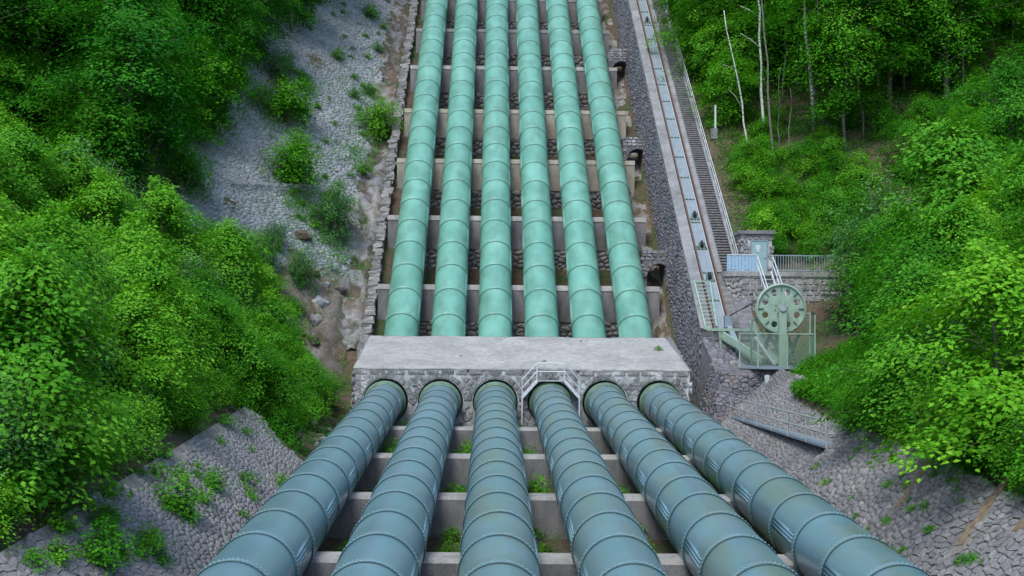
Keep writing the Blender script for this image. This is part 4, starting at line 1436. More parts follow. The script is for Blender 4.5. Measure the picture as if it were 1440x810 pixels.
# ---- rocks: in the gutter, the outcrop, the rubble by the block
def rock_mesh(seed, m):
    import bmesh
    rg = random.Random(seed)
    bm = bmesh.new()
    bmesh.ops.create_icosphere(bm, subdivisions=2, radius=1)
    pl = [(Vector((rg.gauss(0, 1), rg.gauss(0, 1), rg.gauss(0, 1))).normalized(), rg.uniform(.55, .85)) for _ in range(9)]
    for v in bm.verts:
        c = v.co.copy()
        for n_, d in pl:
            e = c.dot(n_) - d
            if e > 0: c -= n_ * e
        v.co = c + Vector((rg.uniform(-.04, .04), rg.uniform(-.04, .04), rg.uniform(-.04, .04)))
    me = bpy.data.meshes.new('rock'); bm.to_mesh(me); bm.free()
    me.materials.append(m)
    return me
ROCKS = [rock_mesh(i, M_ROCK) for i in range(5)] + [rock_mesh(10 + i, M_STONEU) for i in range(3)]
rgR = random.Random(77)
def rock(x, y, s, label, group, me=None, dz=0.0, flat=.7):
    o = link('boulder', me or rgR.choice(ROCKS), None, (x, y, ground_z(x, y) + dz + s * .12))
    o.scale = (s * rgR.uniform(.8, 1.3), s * rgR.uniform(.8, 1.2), s * flat)
    o.rotation_euler = (rgR.uniform(-.4, .4), rgR.uniform(-.4, .4), rgR.uniform(0, 6.3))
    return tag(o, label, 'rock', group)
def rugged(name, label, x0, x1, y0, y1, step, amp, m, lift, mask):
    from mathutils import noise as mn
    root_z = ground_z((x0 + x1) / 2, y0)
    xs = np.arange(x0, x1 + .01, step); ys = np.arange(y0, y1 + .01, step)
    V, Fq, TT = [], [], []
    for y in ys:
        for x in xs:
            p = Vector((x * .55, y * .35, 3.1))
            dist, pts_ = mn.voronoi(p * 1.5)
            h = (pts_[0].x * 7.3 + pts_[0].y * 3.1) % 1.0
            d2, q2 = mn.voronoi(p * 4.2)
            h2 = (q2[0].x * 5.7 + q2[0].y * 8.9) % 1.0
            TT.append((h * .6 + h2 * .4) % 1.0)
            r = mn.fractal(p * 3.2, .9, 2.1, 5)
            k = mask(float(x), float(y))
            z = ground_z(float(x), float(y)) + (lift + amp * (h - .35) + amp * .45 * (h2 - .5) + amp * .5 * r) * k - .5 * (1 - k)
            V.append((x - x0 + .22 * mn.noise(p * 4), y - y0 + .22 * mn.noise(p * 4 + Vector((9, 0, 0))), z - root_z))
    nx = len(xs)
    for j in range(len(ys) - 1):
        for i in range(nx - 1):
            a = j * nx + i
            Fq.append((a, a + 1, a + nx + 1, a + nx))
    o = link(name, np_mesh(name, V, Fq, m, TT), None, (x0, y0, root_z))
    return tag(o, label, 'rock')
rugged('rock_outcrop', 'brown craggy rock outcrop where the stone cladding has broken away', -15.5, -8.9, 76.5, 93, .38, 1.0, M_ROCK, .4,
       lambda x, y: smooth(0, 1.6, (-9.0 - x)) * smooth(-15.4, -13.6, x) * smooth(93, 87, y + .3 * (-x - 9)) * smooth(76.5, 78, y))
rugged('rock_gutter', 'narrow brown rocky gutter running up between stepped edging and stone cladding', -11.2, -8.5, 84, 145, .32, .45, M_ROCK, .12, lambda x, y: smooth(-11.2, -10.6, x) * smooth(-8.5, -8.8, x))
rugged('rock_outcrop', 'weathered rock between the saddle wall ends and the funicular wall', 10.4, 12.4, 77.5, 145, .32, .7, M_ROCK, -.1, lambda x, y: smooth(10.4, 10.9, x))
for k in range(0):
    y = 78.5 + 62 * (k / 110) + rgR.uniform(-.3, .3)
    rock(rgR.uniform(-10.2, -8.8), y, rgR.uniform(.25, .7), 'brown broken rock in the gutter beside the stepped edging', 'rocks in the gutter')
for k in range(14):
    y = 78.5 + rgR.random() ** 1.3 * 13
    rock(rgR.uniform(-13.5, -9.6), y, rgR.uniform(.35, .9), 'brown weathered outcrop rock where the stone cladding has broken away', 'outcrop rocks', dz=.05)
for k in range(34):
    rock(rgR.uniform(-10.2, -7.4), rgR.uniform(62, 72), rgR.uniform(.15, .4), 'loose rubble stone on the ground beside the anchor block', 'rubble by the block')
for k in range(0):
    y = 80 + 50 * k / 60
    rock(rgR.uniform(10.9, 11.9), y, rgR.uniform(.35, .8), 'weathered rock wedged between the saddles and the funicular wall', 'rocks at the foot of the funicular wall')

# ================================================================== VEGETATION
def leaf_cloud(sprays, rg, size, per, rad, m, name, flat=.22):
    """sprays: list of (centre, outward dir, tint). every spray is a loose flat fan of single leaves"""
    n = len(sprays) * per
    rs = np.random.RandomState(rg.randrange(1 << 30))
    C = np.repeat(np.array([s[0] for s in sprays]), per, 0)
    Dn = np.repeat(np.array([s[1] for s in sprays]), per, 0)
    T = np.repeat(np.array([s[2] for s in sprays]), per, 0)
    up = np.array([0, 0, 1.0])
    nrm = up * .85 + Dn * .55
    nrm /= np.linalg.norm(nrm, axis=1, keepdims=True)
    a = np.cross(nrm, up); al = np.linalg.norm(a, axis=1, keepdims=True); a = np.where(al < 1e-3, [[1, 0, 0]], a / np.maximum(al, 1e-6))
    b = np.cross(nrm, a)
    th = rs.uniform(0, 2 * np.pi, n); r = np.sqrt(rs.uniform(0, 1, n)) * rad
    # elongate sprays along their outward direction
    pos = C + a * (np.cos(th) * r * .75)[:, None] + b * (np.sin(th) * r * 1.2)[:, None] + nrm * (rs.normal(0, flat * rad, n))[:, None]
    pos[:, 2] -= (r / rad) ** 2 * rad * .22
    ln = nrm + rs.normal(0, .24, (n, 3)); ln /= np.linalg.norm(ln, axis=1, keepdims=True)
    d = a * np.cos(th)[:, None] + b * np.sin(th)[:, None] + rs.normal(0, .5, (n, 3))
    d -= ln * np.sum(d * ln, 1, keepdims=True); d /= np.linalg.norm(d, axis=1, keepdims=True)
    w = np.cross(ln, d)
    L = size * rs.uniform(.65, 1.25, n)[:, None]
    V = np.empty((n, 4, 3), np.float32)
    V[:, 0] = pos
    V[:, 1] = pos + d * L * .45 + w * L * .33 + ln * L * .06
    V[:, 2] = pos + d * L - ln * L * .10
    V[:, 3] = pos + d * L * .45 - w * L * .33 + ln * L * .06
    tint = np.repeat(np.clip(T + rs.normal(0, .10, n), 0, 1), 4)
    return np_mesh(name, V.reshape(-1, 3), np.arange(n * 4).reshape(-1, 4), m, tint)

def make_tree(name, label, cat, group, H, crown0, rx, n_spray, m, bark, seed, size=.2, per=26, rad=.75, trunk_r=.16, limbs=14, shape='oval', layered=.5):
    rg = random.Random(seed)
    root = empty(name, (0, 0, 0), label, cat, group)
    t = MB()
    bend = [Vector((0, 0, 0))]
    dx, dy = 0, 0
    nseg = 7
    for i in range(1, nseg + 1):
        dx += rg.uniform(-.05, .05) * H / nseg * 1.6; dy += rg.uniform(-.05, .05) * H / nseg * 1.6
        bend.append(Vector((dx, dy, H * .96 * i / nseg)))
    t.tube([b - Vector((0, 0, .5)) if i == 0 else b for i, b in enumerate(bend)], [trunk_r * (1.15 - .95 * i / nseg) for i in range(nseg + 1)], 7)
    def axis(z):
        f = max(0, min(nseg - 1e-6, z / (H * .96) * nseg)); i = int(f)
        return bend[i].lerp(bend[i + 1], f - i)
    def radius(z):
        s = (z - crown0) / (H - crown0)
        s = max(0, min(1, s))
        if shape == 'oval': return rx * max(.12, math.sin(math.pi * (s * .88 + .1)) ** .7)
        if shape == 'cone': return rx * max(.06, (1 - s) ** .8 * (0.55 + .45 * min(1, s * 5)))
        if shape == 'dome': return rx * max(.1, (1 - s ** 2.2) ** .6)
        return rx
    sprays = []
    ends = []
    for k in range(limbs):
        z = crown0 + (H - crown0) * (k + rg.random()) / limbs * .9
        a = k * 2.4 + rg.uniform(-.5, .5)
        rr = radius(z) * rg.uniform(.55, 1.28)
        p0 = axis(max(.2, z - rr * .35))
        tip = axis(z) + Vector((math.cos(a) * rr, math.sin(a) * rr, rg.uniform(-.05, .25) * rr))
        mid = p0.lerp(tip, .5) + Vector((0, 0, rr * .12))
        t.tube([p0, mid, tip], [trunk_r * .33, trunk_r * .2, trunk_r * .06], 5, False)
        ends.append((p0, mid, tip, a))
    t.build('trunk', bark, root, True)
    for i in range(n_spray):
        p0, mid, tip, a = rg.choice(ends)
        f = rg.random() ** .45
        base = (p0.lerp(mid, f * 2) if f < .5 else mid.lerp(tip, (f - .5) * 2))
        sp = radius(base.z) * .42 + .15
        p = base + Vector((rg.gauss(0, 1), rg.gauss(0, 1), rg.gauss(0, .55 - .35 * layered))) * sp * .55
        c = axis(p.z)
        d = p - c; d.z *= .3
        dl = d.length
        mx = radius(p.z) * 1.4
        if dl > mx and dl > 0: p = c + d * (mx / dl); p.z = max(p.z, crown0 * .7)
        d = d.normalized() if dl > 1e-3 else Vector((1, 0, 0))
        sprays.append((tuple(p), tuple(d), min(1, max(0, rg.gauss(.48, .27)))))
    # a leader at the top
    for i in range(max(3, n_spray // 25)):
        z = H * rg.uniform(.86, 1.0)
        c = axis(z); a = rg.uniform(0, 6.3)
        sprays.append(((c.x + math.cos(a) * .25, c.y + math.sin(a) * .25, z), (math.cos(a), math.sin(a), 0), min(1, rg.gauss(.65, .15))))
    me = leaf_cloud(sprays, rg, size, per, rad, m, 'crown')
    link('crown', me, root)
    return root

def make_bush(name, label, cat, group, H, rx, n_spray, m, seed, size=.16, per=20, rad=.42, stems=9, upright=.6, blossom=False, lean=.5):
    rg = random.Random(seed)
    root = empty(name, (0, 0, 0), label, cat, group)
    t = MB(); paths = []
    for k in range(stems):
        a = k * 2.4 + rg.uniform(-.4, .4)
        q = (k + .5) / stems
        out = rx * math.sqrt(q) * rg.uniform(.75, 1.05)
        h = H * (1 - (1 - upright) * q) * rg.uniform(.72, 1.05)
        p1 = Vector((math.cos(a) * out * .45, math.sin(a) * out * .45, h * .45))
        p2 = Vector((math.cos(a) * out, math.sin(a) * out, h))
        r = .012 * H + .008
        t.tube([Vector((math.cos(a) * .1, math.sin(a) * .1, -.3)), p1, p2], [r, r * .7, r * .2], 5, False)
        paths.append((p1, p2, h))
    t.build('stem', M_BARK, root, True)
    sprays = []
    for i in range(n_spray):
        p1, p2, h = rg.choice(paths)
        f = rg.random() ** .8
        b = (Vector((0, 0, .05)).lerp(p1, f * 2.5) if f < .4 else p1.lerp(p2, (f - .4) / .6))
        w = (.34 * rx) * (1.15 - .75 * f) + .05
        p = b + Vector((rg.gauss(0, w), rg.gauss(0, w), rg.gauss(0, .08 * H)))
        p.z = max(.08, p.z)
        d = Vector((p.x - p1.x * .3, p.y - p1.y * .3, .2 * rx)); d.normalize()
        sprays.append((tuple(p), tuple(d), min(1, max(0, rg.gauss(.48, .26)))))
    link('crown', leaf_cloud(sprays, rg, size, per, rad, m, 'crown', flat=.3), root)
    if blossom:
        top = sorted(sprays, key=lambda s: -s[0][2])[:n_spray // 5]
        fl = [((s[0][0], s[0][1], s[0][2] + .12), s[1], s[2]) for s in rg.sample(top, max(4, len(top) // 3))]
        b = link('blossom', leaf_cloud(fl, rg, size * .8, 5, rad * .6, L_FLOWER, 'blossom'), root); b['kind'] = 'stuff'
    return root

G_LT = 'trees on the wooded slope above the pale stone-clad hillside'
G_RT = 'trees of the forest beside the funicular stairs'
G_LB = 'bushes on the bank above the stone-pitched bank'
G_RB = 'bushes and young trees on the bank above the rubble bank'
PROTO = {}
def proto(key, fn, *a, **k):
    if key not in PROTO: PROTO[key] = (fn(*a, **k), [0])
    return PROTO[key]
def put(key, x, y, s=1.0, rz=None, label=None, group=None, dz=-.1, tilt=(0, 0), z=None):
    root, used = PROTO[key]
    rz = rnd.uniform(0, 6.28) if rz is None else rz
    zz = ground_z(x, y) + dz if z is None else z
    if used[0] == 0:
        root.location = (x, y, zz); root.rotation_euler = (tilt[0], tilt[1], rz)
        root.scale = s if isinstance(s, tuple) else (s, s, s)
        o = root
    else:
        o = copy_tree(root, (x, y, zz), rz, s, tilt)
    used[0] += 1
    if label: o['label'] = label
    if group: o['group'] = group
    return o

TREE = dict(cat='tree')
for i in range(3):
    proto('big_d%d' % i, make_tree, 'broadleaf_tree', 'tall dark green broadleaf tree', 'tree', G_LT, 15, 2.4, 4.6, 300, L_DARK, M_BARK, 200 + i, .23, 75, 1.2, .2, 32, 'oval', 1.0)
    proto('big_m%d' % i, make_tree, 'broadleaf_tree', 'tall green broadleaf tree', 'tree', G_RT, 16, 2.8, 4.4, 300, L_MID, M_BARK, 210 + i, .23, 75, 1.2, .16, 30, 'oval', 1.0)
proto('fir0', make_tree, 'fir_tree', 'dark conifer', 'tree', G_RT, 13, 1.5, 3.0, 520, L_DARK, M_BARK, 220, .16, 34, .7, .17, 26, 'cone', .9)
for i in range(3):
    proto('young_b%d' % i, make_tree, 'young_tree', 'bright green young tree', 'tree', G_LB, 6.5, .4, 2.5, 215, L_BRIGHT, M_BARK, 230 + i, .18, 56, .72, .08, 24, 'dome', .7)
    proto('young_m%d' % i, make_tree, 'young_tree', 'mid green young tree', 'tree', G_LB, 6.0, .3, 2.3, 210, L_MID, M_BARK, 240 + i, .175, 56, .70, .08, 22, 'oval', .7)
    proto('bush_b%d' % i, make_bush, 'bush', 'bright green leafy bush', 'bush', G_LB, 3.2, 1.7, 130, L_BRIGHT, 250 + i, .15, 50, .6, 11)
    proto('bush_m%d' % i, make_bush, 'bush', 'mid green leafy bush', 'bush', G_LB, 2.6, 1.6, 120, L_MID, 260 + i, .145, 50, .58, 10)
for i in range(2):
    proto('willow%d' % i, make_bush, 'willow_bush', 'grey green willow bush', 'bush', G_LB, 4.4, 1.7, 300, L_BLUE, 270 + i, .13, 30, .42, 16, .75)
    proto('small%d' % i, make_bush, 'shrub', 'small green shrub', 'shrub', None, 1.3, .8, 70, L_BRIGHT if i else L_MID, 280 + i, .12, 18, .26, 8)
    proto('weed%d' % i, make_bush, 'weed', 'low weed tuft', 'weed', None, .55, .45, 26, L_BRIGHT if i else L_MID, 290 + i, .10, 14, .17, 6)
proto('elder0', make_bush, 'elder_bush', 'leafy bush with white blossom', 'bush', G_LB, 3.4, 1.8, 200, L_MID, 300, .16, 26, .5, 11, .7, True)

def scatter(n, region, keys, smin, smax, label, group, rg, mind=1.2, dz=-.1, test=None):
    pts = []; tries = 0
    while len(pts) < n and tries < n * 60:
        tries += 1
        x, y = region(rg)
        if test and not test(x, y): continue
        if any((x - a) ** 2 + (y - b) ** 2 < mind ** 2 for a, b in pts): continue
        pts.append((x, y))
    for x, y in pts:
        k = rg.choice(keys)
        lab = label[k.rstrip('0123456789')] if isinstance(label, dict) else label
        s = rg.uniform(smin, smax)
        put(k, x, y, (s * rg.uniform(.9, 1.15), s * rg.uniform(.9, 1.15), s), rg.uniform(0, 6.28), lab, group, dz)
    return pts

rgV = random.Random(404)
# --- left wooded slope
def reg_left_forest(rg):
    y = rg.uniform(82, 132); return rg.uniform(-.36 * y - 6, -21.5 - .03 * (y - 82)), y
scatter(44, reg_left_forest, ['big_d0', 'big_d1', 'big_d2', 'fir0'], .8, 1.15,
        {'big_d': 'tall dark green broadleaf tree on the wooded slope above the pale stone-clad hillside', 'fir': 'dark conifer among the broadleaf trees above the pale stone-clad hillside'}, G_LT, rgV, 3.2)
def reg_left_under(rg):
    y = rg.uniform(80, 104); return rg.uniform(-.4 * y, -20.5), y
scatter(26, reg_left_under, ['bush_m0', 'bush_m1', 'young_m0', 'young_m1'], .9, 1.4,
        {'bush_m': 'dark undergrowth bush beneath the tall trees above the stone-clad hillside', 'young_m': 'young undergrowth tree beneath the tall trees above the stone-clad hillside'}, 'undergrowth below the tall trees', rgV, 1.8)
for x, y, s in ((-19.6, 119, 1.0), (-17.6, 128, 1.0), (-21.0, 111, .95), (-22.4, 103, .9), (-16.5, 136, 1.0), (-23.6, 97, .85), (-16.6, 121, .9), (-14.8, 130, .95), (-18.0, 113, .85), (-19.4, 105, .75), (-13.6, 138, 1.0), (-20.6, 99, .7)):
    put(rgV.choice(['big_d0', 'big_d1', 'big_d2']), x, y, s, None, 'dark broadleaf tree overhanging the edge of the pale stone-clad hillside', 'trees overhanging the stone-clad hillside')
# --- left bank mass
def lb_ok(x, y): 
    return True
def reg_left_bank(rg):
    y = rg.uniform(30, 84); return rg.uniform(max(-34, -.42 * y - 4), -11.6 - 2.2 * smooth(72, 82, y)), y
LBL = {'young_b': 'bright green young tree on the bank above the stone-pitched bank', 'young_m': 'mid green young tree on the bank above the stone-pitched bank',
       'bush_b': 'bright green bush on the bank above the stone-pitched bank', 'bush_m': 'mid green bush on the bank above the stone-pitched bank', 'willow': 'grey green willow bush on the bank above the stone-pitched bank'}
scatter(115, reg_left_bank, ['young_b0', 'young_b1', 'young_b2', 'young_m0', 'bush_b0', 'bush_b1', 'bush_b2', 'bush_m0', 'bush_m1', 'willow0'], .62, 1.0, LBL, G_LB, rgV, 1.75)
def reg_left_edge(rg):
    y = rg.uniform(28, 56); return rg.uniform(-12.2, -11.3), y
scatter(26, reg_left_edge, ['bush_b0', 'bush_b1', 'bush_m2', 'bush_m0'], .45, .7, {'bush_b': 'bright green bush hanging over the crest of the stone-pitched bank', 'bush_m': 'mid green bush hanging over the crest of the stone-pitched bank'}, 'bushes along the crest of the stone-pitched bank', rgV, .9)
def reg_left_gap(rg):
    y = rg.uniform(57, 77); return rg.uniform(-13.5, -9.3), y
scatter(24, reg_left_gap, ['bush_b0', 'bush_b1', 'bush_m0', 'young_m1'], .4, .75, {'bush_b': 'bright green bush in the hollow beside the anchor block', 'bush_m': 'mid green bush in the hollow beside the anchor block', 'young_m': 'young tree in the hollow beside the anchor block'}, 'bushes in the hollow beside the block', rgV, 1.1)
def reg_crag(rg):
    y = rg.uniform(74, 88); return rg.uniform(-15.5, -11.0 - .12 * (y - 74)), y
scatter(13, reg_crag, ['bush_m0', 'bush_m2', 'bush_b1', 'willow0'], .45, .8, {'bush_b': 'bright bush spreading over the lower edge of the brown rock outcrop', 'bush_m': 'mid green bush spreading over the lower edge of the brown rock outcrop', 'willow': 'grey green bush spreading over the lower edge of the brown rock outcrop'}, 'bushes on the outcrop edge', rgV, 1.2)
# elder with white blossom, willows
for (px, py, y, k, lab) in [(170, 600, 51, 'elder0', 'bush with white blossom clusters above the stone-pitched bank')]:
    x = at_y(px, py, y).x
    put(k, x, y, .9, None, lab)
for px, y, s in ((110, 66, 1.5), (135, 68, 1.35), (165, 70, 1.2)):
    x = at_y(px, 300, y).x
    put('willow1', x, y, s, None, 'tall grey green willow bush rising over the bright bushes', 'tall willows over the bright bushes')

# --- bushes on the stone-clad slope
def on_slope(px, py): return on_plane(px, py, Os, nS)
for px, py, k, s, lab in [(416, 258, 'bush_m0', 1.5, 'round dark green bush standing on the low stone ledge wall'), (528, 190, 'bush_b1', 1.15, 'bright bush on the stone-clad hillside close to the pipes'),
                          (470, 335, 'willow0', 1.0, 'loose grey green bush on the broken part of the stone-clad hillside'), (400, 168, 'bush_m1', 1.6, 'dark bush at the forest edge of the stone-clad hillside'),
                          (372, 380, 'willow1', .7, 'grey green bush at the lower edge of the stone-clad hillside'), (395, 120, 'willow0', .8, 'slender grey green bush under the trees at the stone-clad hillside'),
                          (520, 25, 'small0', 1.3, 'small shrub high up on the stone-clad hillside')]:
    p = on_slope(px, py)
    put(k, p.x, p.y, s, None, lab, None, 0, (0, 0), p.z - .15)
for i in range(95):
    px, py = rgV.uniform(400, 585), rgV.uniform(0, 330)
    p = on_slope(px, py)
    if p.x > -10.2: continue
    put(rgV.choice(['weed0', 'weed1', 'small0']), p.x, p.y, rgV.uniform(.5, 1.1), None, 'little green tuft growing between the stones of the stone-clad hillside', 'tufts on the stone-clad hillside', 0, (0, 0), p.z)

# --- weeds on the left bank
lbn = nrm
for px, py, k, s, lab in [(250, 720, 'small1', 1.0, 'spreading bright shrub in the middle of the stone-pitched bank'), (145, 800, 'small0', .95, 'upright leafy sapling low on the stone-pitched bank'),
                          (300, 690, 'small1', .7, 'loose bright shrub beside the spreading one on the stone-pitched bank'), (210, 775, 'small1', .7, 'small sprig near the upright sapling on the stone-pitched bank'),
                          (85, 748, 'small0', .4, 'low pale shrub near the crest of the stone-pitched bank')]:
    nl_ = Vector((.8, -TL, 1)).normalized()
    p = on_plane(px, py, O2 * 0 + Vector((-6.9, 12, bedl(12))), nl_)
    put(k, p.x, p.y, s, None, lab, None, 0, (0, 0), p.z)
for i in range(60):
    px, py = rgV.uniform(20, 430), rgV.uniform(590, 800)
    nl_ = Vector((.8, -TL, 1)).normalized()
    p = on_plane(px, py, Vector((-6.9, 12, bedl(12))), nl_)
    if not (-10.6 < p.x < -7.2 and 20 < p.y < 54.5): continue
    put(rgV.choice(['weed0', 'weed1']), p.x, p.y, rgV.uniform(.5, 1.1), None, 'small weed tuft rooted in the joints of the stone-pitched bank', 'weeds on the stone-pitched bank', 0, (0, 0), p.z)
# --- weeds on the right bank
for i in range(42):
    px, py = rgV.uniform(1130, 1435), rgV.uniform(630, 800)
    nl_ = Vector((-.9, -TL, 1)).normalized()
    p = on_plane(px, py, Vector((10.9, 12, bedl(12))), nl_)
    if not (11.3 < p.x < 14.2 and 20 < p.y < 50): continue
    put(rgV.choice(['weed0', 'weed1']), p.x, p.y, rgV.uniform(.3, .6), None, 'tiny weed tuft in the joints of the rough rubble bank', 'weeds on the rubble bank', 0, (0, 0), p.z + .03)
# --- weeds between the lower pipes
for i in range(5):
    for y in np.arange(38, 69, 1.6):
        if rgV.random() < .85:
            x = (PX[i] + PX[i + 1]) / 2 + rgV.uniform(-.45, .45)
            put(rgV.choice(['weed0', 'weed1', 'small1']), x, float(y) + rgV.uniform(-.5, .5), rgV.uniform(.6, 1.15) * .9, None, 'green weed tuft growing on the ground between the blue-green pipes', 'weeds between the blue-green pipes', -.03)
# moss/grass sheet patches between the lower pipes are part of the hillside sheet

# --- right forest beside the stairs
def reg_right_forest(rg):
    y = rg.uniform(92, 138); return rg.uniform(19.5 + .02 * (y - 90), .43 * y + 3), y
def rf_ok(x, y):                       # keep a clearing with trunks and leaf litter
    px, py = project((x, y, ground_z(x, y)))
    return not (1090 < px < 1185 and y < 99)
scatter(52, reg_right_forest, ['big_m0', 'big_m1', 'big_m2', 'big_d0', 'fir0'], .8, 1.15,
        {'big_m': 'tall green broadleaf tree in the forest beside the funicular stairs', 'big_d': 'tall dark broadleaf tree in the forest beside the funicular stairs', 'fir': 'dark conifer in the forest beside the funicular stairs'}, G_RT, rgV, 3.0, -.1, rf_ok)
def reg_right_under(rg):
    y = rg.uniform(83, 100); return rg.uniform(18.6, .42 * y), y
scatter(18, reg_right_under, ['bush_m0', 'bush_m1', 'young_m2', 'bush_b2'], .55, 1.0,
        {'bush_m': 'mid green bush on the forest edge behind the gatehouse', 'young_m': 'young tree on the forest edge behind the gatehouse', 'bush_b': 'bright bush on the forest edge behind the gatehouse'}, 'forest edge behind the gatehouse', rgV, 1.6, -.1, lambda x, y: not (1080 < project((x, y, ground_z(x, y)))[0] < 1190 and y > 88 and rgV.random() < .75))
def reg_stairs(rg):
    y = rg.uniform(90, 128); return rg.uniform(17.6, 21.5), y
scatter(17, reg_stairs, ['young_m0', 'young_m1', 'young_b1', 'big_m0', 'big_m2'], .75, 1.1, {'young_m': 'mid green young tree leaning over the railing of the funicular stairs', 'young_b': 'bright young tree beside the railing of the funicular stairs', 'big_m': 'tall tree standing close to the railing of the funicular stairs'}, 'trees along the stair railing', rgV, 2.0, -.1, lambda x, y: y > 101 or project((x, y, 0))[0] < 1022)
def reg_bh(rg):
    y = rg.uniform(81.8, 93); return rg.uniform(17.8, 25), y
scatter(34, reg_bh, ['bush_m0', 'bush_m1', 'bush_b1', 'bush_m2'], .5, .85, {'bush_b': 'bright low bush behind the terrace and gatehouse', 'bush_m': 'mid green low bush behind the terrace and gatehouse'}, 'low bushes behind the gatehouse', rgV, 1.1)
for k, (x, y) in enumerate([(38, 97), (41, 103), (36, 103), (42.5, 97), (40, 92), (44, 105), (34, 99), (37, 110), (41, 112), (33, 108), (45, 111), (30, 102)]):
    put(rgV.choice(['big_m0', 'big_m1', 'big_m2', 'big_d1']), x, y, rgV.uniform(.8, 1.0), None, 'spreading green tree on the upper forest slope behind the young trees', 'upper forest slope trees')
for x, y, s in ((17.7, 104, 1.2), (18.3, 109, 1.35), (17.9, 116, 1.4), (19.6, 101.5, 1.1), (18.4, 123, 1.5)):
    put(rgV.choice(['young_b0', 'young_b1', 'young_b2']), x, y, s, None, 'bright leafy tree arching over the railing of the funicular stairs', 'bright trees over the stair railing')
# individual trunks: birches and bare stems
def stem_tree(px0, py0, px1, py1, y, r, m, label, name='birch_tree', crown=True, forks=(), nsp=60, lm=None):
    a = at_y(px0, py0, y); b = at_y(px1, py1, y)
    gz = ground_z(a.x, a.y)
    d = (b - a)
    root = empty(name, (a.x, y, gz), label, 'tree')
    base = a + d * ((gz - .3 - a.z) / d.z)
    topp = b + d * .5
    rg = random.Random(int(px0))
    t = MB()
    pts = []
    for i in range(9):
        p = base.lerp(topp, i / 8)
        if 0 < i < 8: p = p + Vector((rg.uniform(-.12, .12), rg.uniform(-.12, .12), 0))
        pts.append(p)
    t.tube(pts, [r * (1 - .6 * i / 8) for i in range(9)], 8)
    for (f, dx, dz) in forks:
        p = base.lerp(topp, f)
        t.tube([p, p + Vector((dx * .5, -.2, dz * .6)), p + Vector((dx, -.4, dz))], [r * .4, r * .28, r * .1], 6)
    t.build('trunk', m, root, True)
    if crown:
        sp = []
        for i in range(nsp):
            f = rg.uniform(.55, 1.05)
            p = base.lerp(topp, f) + Vector((rg.gauss(0, 1.5), rg.gauss(0, 1.2), rg.gauss(0, .5)))
            sp.append((tuple(p - root.location), (rg.uniform(-1, 1), rg.uniform(-1, 1), 0), rg.gauss(.5, .15)))
        link('crown', leaf_cloud(sp, rg, .2, 26, .7, lm or L_MID, 'crown'), root)
    return root
stem_tree(1146, 190, 1131, 0, 96, .17, M_BIRCH, 'white birch with thick straight trunk in the clearing behind the gatehouse')
stem_tree(1075, 190, 1066, 0, 95, .12, M_BIRCH, 'slim birch with forked side branch near the funicular stairs', forks=((.45, -1.6, 1.0), (.6, -1.5, .7)))
stem_tree(1054, 205, 1030, 78, 93, .075, M_BIRCH, 'small crooked pale sapling leaning towards the funicular stairs', 'sapling_tree', False, ((.35, -1.1, 1.3), (.6, -1.0, .35)))
stem_tree(1206, 175, 1172, 8, 97, .09, M_BARK, 'thin grey trunk leaning left among the forest trees', 'leaning_tree', True)
stem_tree(1273, 200, 1243, 40, 98, .11, M_BARK, 'pale grey trunk leaning beside a straight twin in the forest', 'leaning_tree', True)
stem_tree(1276, 205, 1271, 30, 98.5, .10, M_BARK, 'straight pale trunk twinned with a leaning one in the forest', 'straight_tree', True)
stem_tree(1325, 110, 1323, 0, 99, .10, M_BARK, 'straight slender grey trunk in front of the dark forest', 'straight_tree', True)
stem_tree(1101, 140, 1107, 10, 99, .09, M_BARK, 'slender brown trunk between the two birches', 'straight_tree', False)
stem_tree(1120, 160, 1124, 10, 100, .07, M_BARK, 'thin dark pole-like trunk just behind the thick birch', 'straight_tree', False)
stem_tree(1110, 262, 1111, 170, 91, .05, M_BARK, 'bare little sapling standing on the brown leaf litter', 'sapling_tree', False)
stem_tree(1093, 260, 1096, 150, 92, .05, M_BARK, 'thin leafy sapling at the edge of the brown leaf litter', 'sapling_tree', True, (), 14, L_BRIGHT)
# left trunks in the dark
for px0, py0, px1, py1, y, lab in ((203, 245, 212, 165, 88, 'grey leaning trunk in the dark gap under the left-hand forest canopy'), (105, 180, 108, 95, 92, 'thin trunk in the shade among a cluster of three trunks'),
                                   (117, 180, 118, 95, 93, 'middle trunk of the cluster of three in the shade'), (127, 180, 128, 115, 93.5, 'stouter trunk of the cluster of three in the shade')):
    stem_tree(px0, py0, px1, py1, y, .11, M_BARK, lab.replace('left-hand forest', 'forest'), 'shaded_tree', True, (), 30, L_DARK)
# grey post by the stairs
p = at_y(1006, 190, 96)
pz = ground_z(p.x, 96)
po = empty('marker_post', (p.x, 96, pz), 'pale grey post standing beside the funicular stairs at the forest edge', 'post')
m = MB(); m.tube([(p.x, 96, pz - .2), (p.x, 96, at_y(1006, 148, 96).z)], .08, 8); m.build('pole', M_WHITE, po)
m = MB(); m.box((p.x - .1, 96, pz + .3), (.5, .4, .8)); m.build('base', M_CONC, po)

